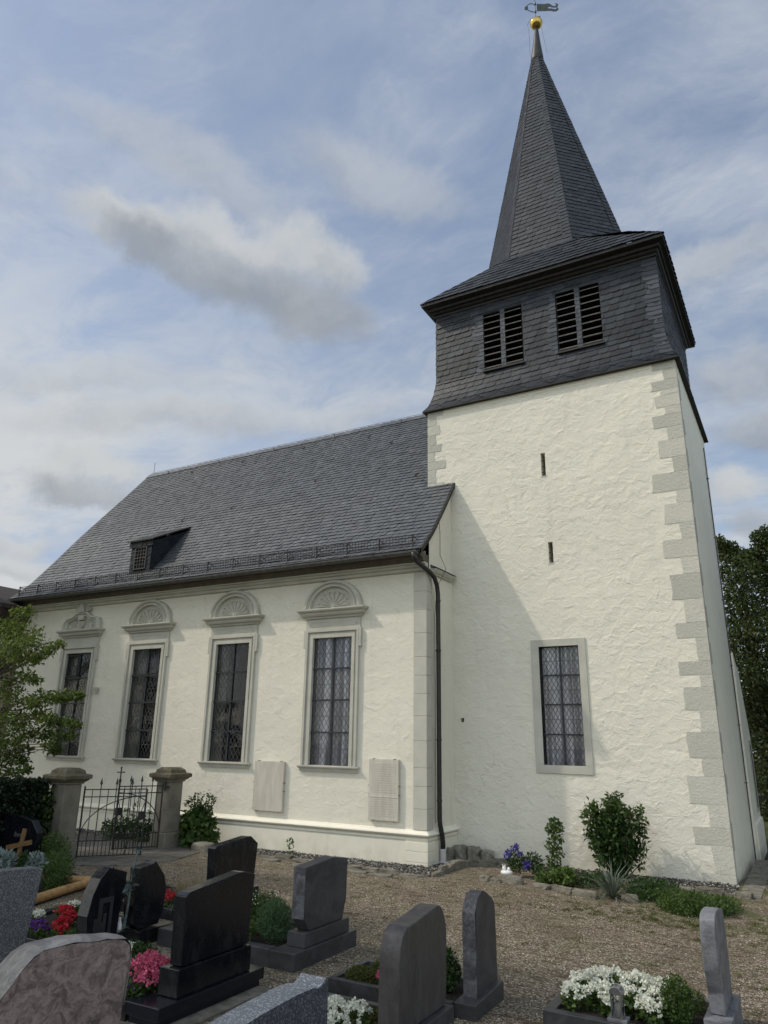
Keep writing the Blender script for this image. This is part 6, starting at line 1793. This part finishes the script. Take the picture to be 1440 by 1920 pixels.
for k, (x, y, sx, sy, h_) in enumerate([(-.02, .86, .30, .28, .27), (.20, 1.08, .30, .26, .30), (.46, 1.10, .30, .26, .29), (.72, 1.12, .32, .24, .24), (.98, 1.16, .22, .16, .10), (.05, .62, .20, .22, .16), (1.16, 1.18, .16, .14, .12)]):
    lab = ['boulder nearest the downpipe', 'taller boulder, second from the downpipe', 'middle boulder of the row', 'sloping boulder right of the middle one', 'low flat boulder near the right end of the row', 'small stone in front of the boulder nearest the downpipe', 'smallest boulder, at the right end of the row'][k]
    tag(recenter(rough_block(x - sx * .41, x + sx * .41, y - sy * .42, y + sy * .42, -.08, h_ * .86, 200 + k, .2 * k, .20).build('boulder', 'rock_grey', smooth=False)), lab + ' between nave and tower', 'boulder', 'boulders in the corner of nave and tower')
tag(recenter(rough_block(-4.72, -4.25, -1.1, -.86, -.05, .17, 71, .1).build('stone_block', 'rock_grey', smooth=True)), 'rough weathered stone block at the start of the edging by the gate', 'stone block')
for k, (x, y, a, s_) in enumerate([(-3.6, -1.02, .1, .42), (-2.7, -1.08, -.1, .36), (-1.9, -1.22, .2, .40), (-.75, -1.24, -.05, .5), (-.25, -1.30, .15, .44), (-1.35, -1.20, .3, .34)]):
    lab = ['westernmost flat stone', 'second flat stone from the west', 'third flat stone from the west', 'broad flat stone', 'flat stone nearest the church corner', 'small flat stone in the middle'][k]
    tag(recenter(rough_block(x - s_ / 2, x + s_ / 2, y - .09, y + .09, -.06, .035, 300 + k, a, .15).build('flat_stone', 'rock', smooth=True)), lab + ' lying loose in front of the nave edging', 'flat stone', 'flat stones before the nave edging')
# paving slabs beside the tower
for k in range(7):
    y = .55 + k * .62
    tag(recenter(rough_block(5.08, 5.42, y - .29, y + .29, -.2, .02, 400 + k, 0, .06).build('paving_slab', 'rock_grey', smooth=False)), '%s uneven grey slab beside the tower, counted from the corner nearest the viewer' % ORD[k], 'paving slab', 'slabs beside the tower')
rw = thing('retaining_wall', 'low dark dry-stone wall at the right edge beside the slabs', 'low wall', (5.62, 2.0, 0))
m_ = MB(); rd = random.Random(6)
for j in range(2):
    y = -.25
    while y < 5.2:
        l_ = rd.uniform(.25, .5)
        q = rough_block(5.50, 5.78, y, y + l_ - .015, -.28 + j * .2, -.09 + j * .2, rd.randint(1, 999), 0, .14, 3); m_.add(q.v, q.f, rd.random()); y += l_
m_.build('stonework', 'rock_grey', rw)
# pebble strip round the foot of the walls (thousands of washed pebbles)
rg = np.random.default_rng(5)
def pebbles(name, poly, n_, seed, sz=(.010, .024), mat='pebble', zr=.022):
    from mathutils.geometry import intersect_point_tri_2d
    xs = [p[0] for p in poly]; ys = [p[1] for p in poly]
    rg = np.random.default_rng(seed)
    mb = MB(); 
    base = [(1, 0, 0), (-1, 0, 0), (0, 1, 0), (0, -1, 0), (0, 0, 1), (.6, .6, .55), (-.6, .6, .55), (.6, -.6, .55), (-.6, -.6, .55)]
    fs = [(4, 5, 6), (4, 6, 8), (4, 8, 7), (4, 7, 5), (0, 2, 6 - 1), (2, 1, 6), (1, 3, 8), (3, 0, 7), (5, 2, 6), (6, 1, 8), (8, 3, 7), (7, 0, 5)]
    def inside(x, y):
        c_ = False; n = len(poly)
        for i in range(n):
            (x1, y1), (x2, y2) = poly[i], poly[i - 1]
            if (y1 > y) != (y2 > y) and x < (x2 - x1) * (y - y1) / (y2 - y1) + x1: c_ = not c_
        return c_
    k = 0
    while k < n_:
        x, y = rg.uniform(min(xs), max(xs)), rg.uniform(min(ys), max(ys))
        if not inside(x, y): continue
        k += 1
        s_ = rg.uniform(*sz); e = rg.uniform(.6, 1); th = rg.uniform(0, 6.28); c_, d_ = math.cos(th), math.sin(th)
        z = rg.uniform(.0, zr)
        mb.add([(x + (px * c_ - py * e * d_) * s_, y + (px * d_ + py * e * c_) * s_, z + pz * s_ * .7) for px, py, pz in base], fs, float(rg.random()))
    o = mb.build(name, mat, smooth=False)
    return struct(o, 'stuff')
ps = MB()
P1 = [(-12.8, -.06), (-12.8, -.55), (-4.4, -.72), (-3.2, -.78), (-2.1, -.86), (-1.0, -.96), (.1, -.98), (.50, -.88), (.45, -.05), (.50, .35), (.68, .66), (1.0, .82), (2.2, .74), (2.7, .64), (3.3, .60), (4.0, .50), (5.04, .38), (5.04, 1.29), (.0, 1.29), (.05, .25), (.05, -.06)]
ps.prism(P1, lambda x, y: (x, y, .008), lambda x, y: (x, y, -.1)); struct(ps.build('pebble_bed', 'soil'), 'structure')
tag(pebbles('pebble_strip', P1, 8500, 9), 'dark and white washed pebbles in the strip along the church walls', 'pebbles')

tag(pebbles('gravel_stones', [(2.0, -7.5), (6.9, -7.5), (6.4, -1.6), (4.6, -1.6), (.6, -1.2), (-3.4, -1.4), (-3.4, -4.0), (0.0, -5.0)], 9000, 19, (.004, .012), 'gravel_stone', .004), 'coarser stones lying in the fine gravel of the yard', 'gravel')
lf_ = leaf_object('fallen_leaves', 'dead_leaf', [dict(c=(wx, wy, .010), r=(wr, wr * .6, .006), n=wn, s=.022, w=.34, up=0, out=.2) for wx, wy, wr, wn in
    [(random.Random(k).uniform(-3.3, 6.6), random.Random(k + 900).uniform(-6.8, -1.2), random.Random(k + 50).uniform(.03, .22), random.Random(k + 70).randint(2, 12)) for k in range(230)]], None, 35)
struct(lf_, 'stuff'); tag(lf_, 'brown leaf litter scattered over the gravel', 'fallen leaves')
wd_rg = random.Random(33); wgr = []
for k in range(260):
    if k < 150: x_, y_ = wd_rg.gauss(4.3, .9), wd_rg.gauss(-1.95, .35)
    elif k < 210: x_, y_ = wd_rg.uniform(5.4, 6.6), wd_rg.uniform(-5.5, -1.2)
    else: x_, y_ = wd_rg.uniform(-2, 5), wd_rg.uniform(-4.5, -1.3)
    if x_ > 6.8 or y_ > -1.25: continue
    wgr.append(dict(c=(x_, y_, .006), r=(wd_rg.uniform(.03, .11), wd_rg.uniform(.03, .08), .008), n=wd_rg.randint(12, 46), s=.018, w=.3, up=.8))
wo_ = leaf_object('yard_weeds', 'leaf_moss', wgr, None, 34); struct(wo_, 'stuff'); tag(wo_, 'thin low weeds and moss growing through the gravel', 'weeds')
# ---------------------------------------------------------------- trees
def limb(mb, p, q, r0, r1, rd, n_=4, wob=.08):
    p, q = Vector(p), Vector(q); L = (q - p).length
    pts = [p]
    for k in range(1, n_): pts.append(p.lerp(q, k / n_) + Vector((rd.uniform(-1, 1), rd.uniform(-1, 1), rd.uniform(-.3, 1))) * L * wob * .5)
    pts.append(q)
    mb.tube(pts, [r0 + (r1 - r0) * k / n_ for k in range(n_ + 1)], 7)
TL = [(-9.19,-2.50,4.85,0.27),(-9.32,-2.40,4.44,0.44),(-10.08,-2.20,4.70,0.31),(-8.72,-2.50,4.15,0.37),(-8.92,-2.80,4.01,0.49),(-9.02,-2.30,3.83,0.32),(-10.16,-2.10,3.70,0.46),(-8.20,-2.50,3.89,0.14),(-8.00,-2.50,3.98,0.12),(-7.75,-2.50,4.06,0.11),(-8.45,-2.50,3.79,0.17),(-8.40,-2.70,3.38,0.19),(-8.12,-2.70,3.29,0.12),(-9.61,-2.20,3.31,0.32),(-9.39,-2.50,3.05,0.40),(-8.86,-2.50,2.87,0.31),(-7.97,-2.80,2.81,0.18),(-8.34,-2.30,2.99,0.22),(-7.56,-2.60,2.90,0.21),(-7.36,-2.50,2.96,0.19),(-7.15,-2.40,2.96,0.15),(-6.98,-2.40,2.98,0.08),(-8.07,-2.50,2.64,0.24),(-8.91,-2.20,2.48,0.28),(-8.50,-2.80,2.46,0.35),(-7.50,-2.70,2.47,0.20),(-7.42,-2.50,2.45,0.20),(-7.07,-2.50,2.40,0.16),(-6.86,-2.50,2.37,0.09),(-8.23,-2.50,2.19,0.32),(-7.96,-2.30,2.17,0.24),(-7.26,-2.50,2.13,0.18),(-7.01,-2.50,2.15,0.12),(-7.55,-2.50,1.93,0.18),(-7.37,-2.50,1.85,0.10),(-9.03,-2.30,2.07,0.33),(-8.78,-2.70,1.91,0.35),(-8.42,-2.50,1.86,0.19),(-8.97,-2.40,1.68,0.27),(-8.44,-2.50,1.61,0.16),(-8.94,-2.50,1.41,0.25),(-8.33,-2.60,1.38,0.12),(-8.05,-2.60,1.47,0.08) ]
tl = thing('young_maple', 'yellow-green small-leaved tree reaching in from the left, above the ivy hedge', 'tree', (-10.6, -2.6, 0))
mb = MB(); rd = random.Random(3)
root = (-10.6, -2.6, 0); fork = [(-10.5, -2.6, 1.4), (-10.2, -2.5, 2.4), (-10.3, -2.4, 3.4)]
limb(mb, root, fork[0], .10, .08, rd); limb(mb, fork[0], fork[1], .08, .06, rd); limb(mb, fork[1], fork[2], .06, .04, rd)
for (x, y, z, r_) in TL:
    o = min(fork, key=lambda f: abs(f[2] - (z - .35)) )
    if z < 1.9 and rd.random() < .3: continue
    limb(mb, o, (x, y, z), .016, .005, rd, 5, .10)
mb.build('trunk', 'bark', tl, smooth=True)
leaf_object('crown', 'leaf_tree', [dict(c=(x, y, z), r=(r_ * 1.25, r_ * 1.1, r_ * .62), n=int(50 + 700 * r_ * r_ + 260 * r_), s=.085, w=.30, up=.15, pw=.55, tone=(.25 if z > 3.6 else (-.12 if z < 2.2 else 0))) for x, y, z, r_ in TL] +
            [dict(c=(-10.6 + rd.uniform(-.9, .3), -2.5 + rd.uniform(-.8, .8), z), r=(.7, .6, .4), n=500, s=.085, w=.3) for z in (1.8, 2.4, 3.0, 3.6, 4.2, 4.8)], tl, 71)
# dark broadleaf trees behind the choir
RT = [(4.32,17.00,9.61,0.11),(4.35,18.00,9.51,0.20),(4.67,17.00,9.35,0.11),(4.90,17.00,9.01,0.22),(5.14,18.00,9.21,0.17),(4.50,17.00,8.74,0.33),(5.07,16.00,8.27,0.31),(5.71,17.00,9.65,0.16),(5.94,18.00,10.09,0.14),(5.94,17.00,9.31,0.21),(5.56,17.00,9.15,0.13),(5.85,17.00,8.60,0.31),(5.38,18.00,8.86,0.22),(5.52,17.00,8.12,0.32),(4.51,17.00,8.01,0.41),(5.06,16.00,7.48,0.44),(5.67,18.00,7.58,0.45),(4.43,18.00,7.26,0.47),(5.07,17.00,6.66,0.50),(5.66,16.00,6.09,0.47),(4.44,17.00,5.90,0.45),(4.96,18.00,5.50,0.53),(4.55,16.00,4.65,0.46),(5.24,17.00,4.52,0.51),(4.63,17.00,3.79,0.49),(5.23,18.00,3.45,0.52),(4.75,17.00,2.68,0.48),(5.02,16.00,1.80,0.43),(4.70,17.00,0.89,0.42),(4.78,18.00,-0.03,0.46),(4.64,17.00,-0.82,0.37),(4.37,19.00,3.49,0.41),(6.51,17.00,8.94,0.51),(6.56,18.00,7.51,0.64),(6.29,17.00,5.43,0.62),(6.18,17.00,3.40,0.60),(5.89,17.00,1.29,0.59),(5.15,17.00,-0.62,0.43) ]
def far_tree(label, x, y, h_, clumps, seed, name='broadleaf_tree', lm='leaf_wood', ls=.30, group='tall trees behind the church'):
    t = thing(name, label, 'tree', (x, y, -.3), group)
    mb = MB(); rd = random.Random(seed)
    mb.tube([(x, y, -.3), (x + .1, y, h_ * .3), (x, y + .1, h_ * .6), (x, y, h_ * .85)], [.28, .22, .14, .05], 8)
    for c_ in clumps[::3]: limb(mb, (x, y, min(h_ * .7, max(1.5, c_[2] * .6))), c_[:3], .09, .02, rd, 4, .1)
    mb.build('trunk', 'bark', t, smooth=True)
    leaf_object('crown', lm, [dict(c=c_[:3], r=c_[3], n=c_[4], s=ls, w=.34, up=-.05, tone=rd.uniform(-.2, .2), pw=.5) for c_ in clumps], t, seed)
    return t
cl = [(x, y, z, max(.32, r_ * 1.9), int(200 + 1200 * r_)) for x, y, z, r_ in RT]
rd = random.Random(8)
A_ = [c_ for c_ in cl if c_[0] < 5.15]; B_ = [c_ for c_ in cl if c_[0] >= 5.15]
for k in range(30): A_.append((5.0 + rd.uniform(-1.6, 1.2), 19 + rd.uniform(-1, 2), rd.uniform(.5, 7.2), .9, 420))
for k in range(60): B_.append((8.3 + rd.uniform(-2.4, 3), 19 + rd.uniform(-2, 3), rd.uniform(.3, 9.5), 1.1, 520))
far_tree('dark broadleaf tree close behind the tower\'s right edge', 4.9, 18, 9.0, A_, 81, ls=.125)
far_tree('dark spreading tree at the right edge of the view, behind the church', 7.6, 18.5, 10.5, B_, 82, ls=.125)
def round_tree(label, x, y, zc, rx, rz, h_, seed, n_=46, per=420, ls=.16, name='broadleaf_tree', group=None):
    rd = random.Random(seed); cs = []
    for k in range(n_):
        v = Vector((rd.gauss(0, 1), rd.gauss(0, 1), rd.gauss(0, 1))).normalized() * rd.random() ** .4
        cs.append((x + v.x * rx, y + v.y * rx, zc + v.z * rz, rx * .34, per))
    return far_tree(label, x, y, h_, cs, seed, ls=ls, group=group, name=name)

def conifer(label, ax, ay, za, k, drop, seed):
    rd = random.Random(seed); cs = []
    n_ = 90
    for i in range(n_):
        h_ = (i / n_) ** .65 * drop; r_ = k * h_ * rd.uniform(.2, .85) ; th = rd.uniform(0, 6.283)
        cs.append((ax + r_ * math.cos(th), ay + r_ * math.sin(th), za - h_ - .2, .25 + k * h_ * .30, 200))
    return far_tree(label, ax, ay, za, cs, seed, name='conifer', group=None, ls=.22)
X_=0
conifer('tall pointed conifer west of the yard, shading the nave wall', -17.73, -5.05, 15.5, .47, 9.6, 91)
round_tree('large broadleaf tree shading the black gravestones', -8.4, -12.8, 11, 3.0, 2.6, 11, 92)
round_tree('large broadleaf tree shading the gate', -12.9, -10.4, 11, 3.0, 2.6, 11, 94)
round_tree('large broadleaf tree south of the graves behind the viewer', -4.6, -14, 9, 2.6, 2.2, 9.5, 93)
round_tree('unseen broadleaf tree east of the tower, added to darken its side wall', 12.0, 3.5, 5.5, 3.2, 4.2, 9, 95, 60)  # out of view, put there to dim the tower's side wall
round_tree('unseen broadleaf tree east of the choir, added to hold back sky light', 12.5, 10.5, 5.5, 3.2, 4.2, 9, 96, 60)  # also out of view, added to block sky light on that side

# low hedge of woods far to the right rear, seen under the trees
# ---------------------------------------------------------------- neighbouring house at the far left
hs = thing('neighbour_house', 'dark brown tiled house roof and timber eaves at the left edge, beside the nave end', 'house', (-17, -1, 0))
boxmb(-20.5, -13.2, -.6, 5.5, -.3, 4.9).build('wall', 'house_wall', hs)
rf = MB()
prf = [(-12.70, 5.62), (-17.0, 8.3), (-21.2, 5.62)]
rf.prism([(-12.45, 5.60), (-15.0, 6.56), (-21.4, 4.2), (-21.4, 4.1), (-15.0, 6.44), (-12.45, 5.48)], lambda x, z: (x, -1.0, z), lambda x, z: (x, 6.0, z))
roof_ = rf.build('roof', 'tile_brown', hs)
eb = MB(); eb.prism([(-12.52, 5.475), (-15.0, 6.42), (-21.3, 4.1), (-20.9, 3.6), (-12.95, 4.8)], lambda x, z: (x, -.9, z), lambda x, z: (x, 5.9, z)); eb.build('timber_gable', 'house_wood', hs)
for zz in (3.3, 1.2): 
    wf = boxmb(-15.6, -14.4, -.635, -.605, zz, zz + 1.1); wo = wf.build('window', 'house_wood', hs)
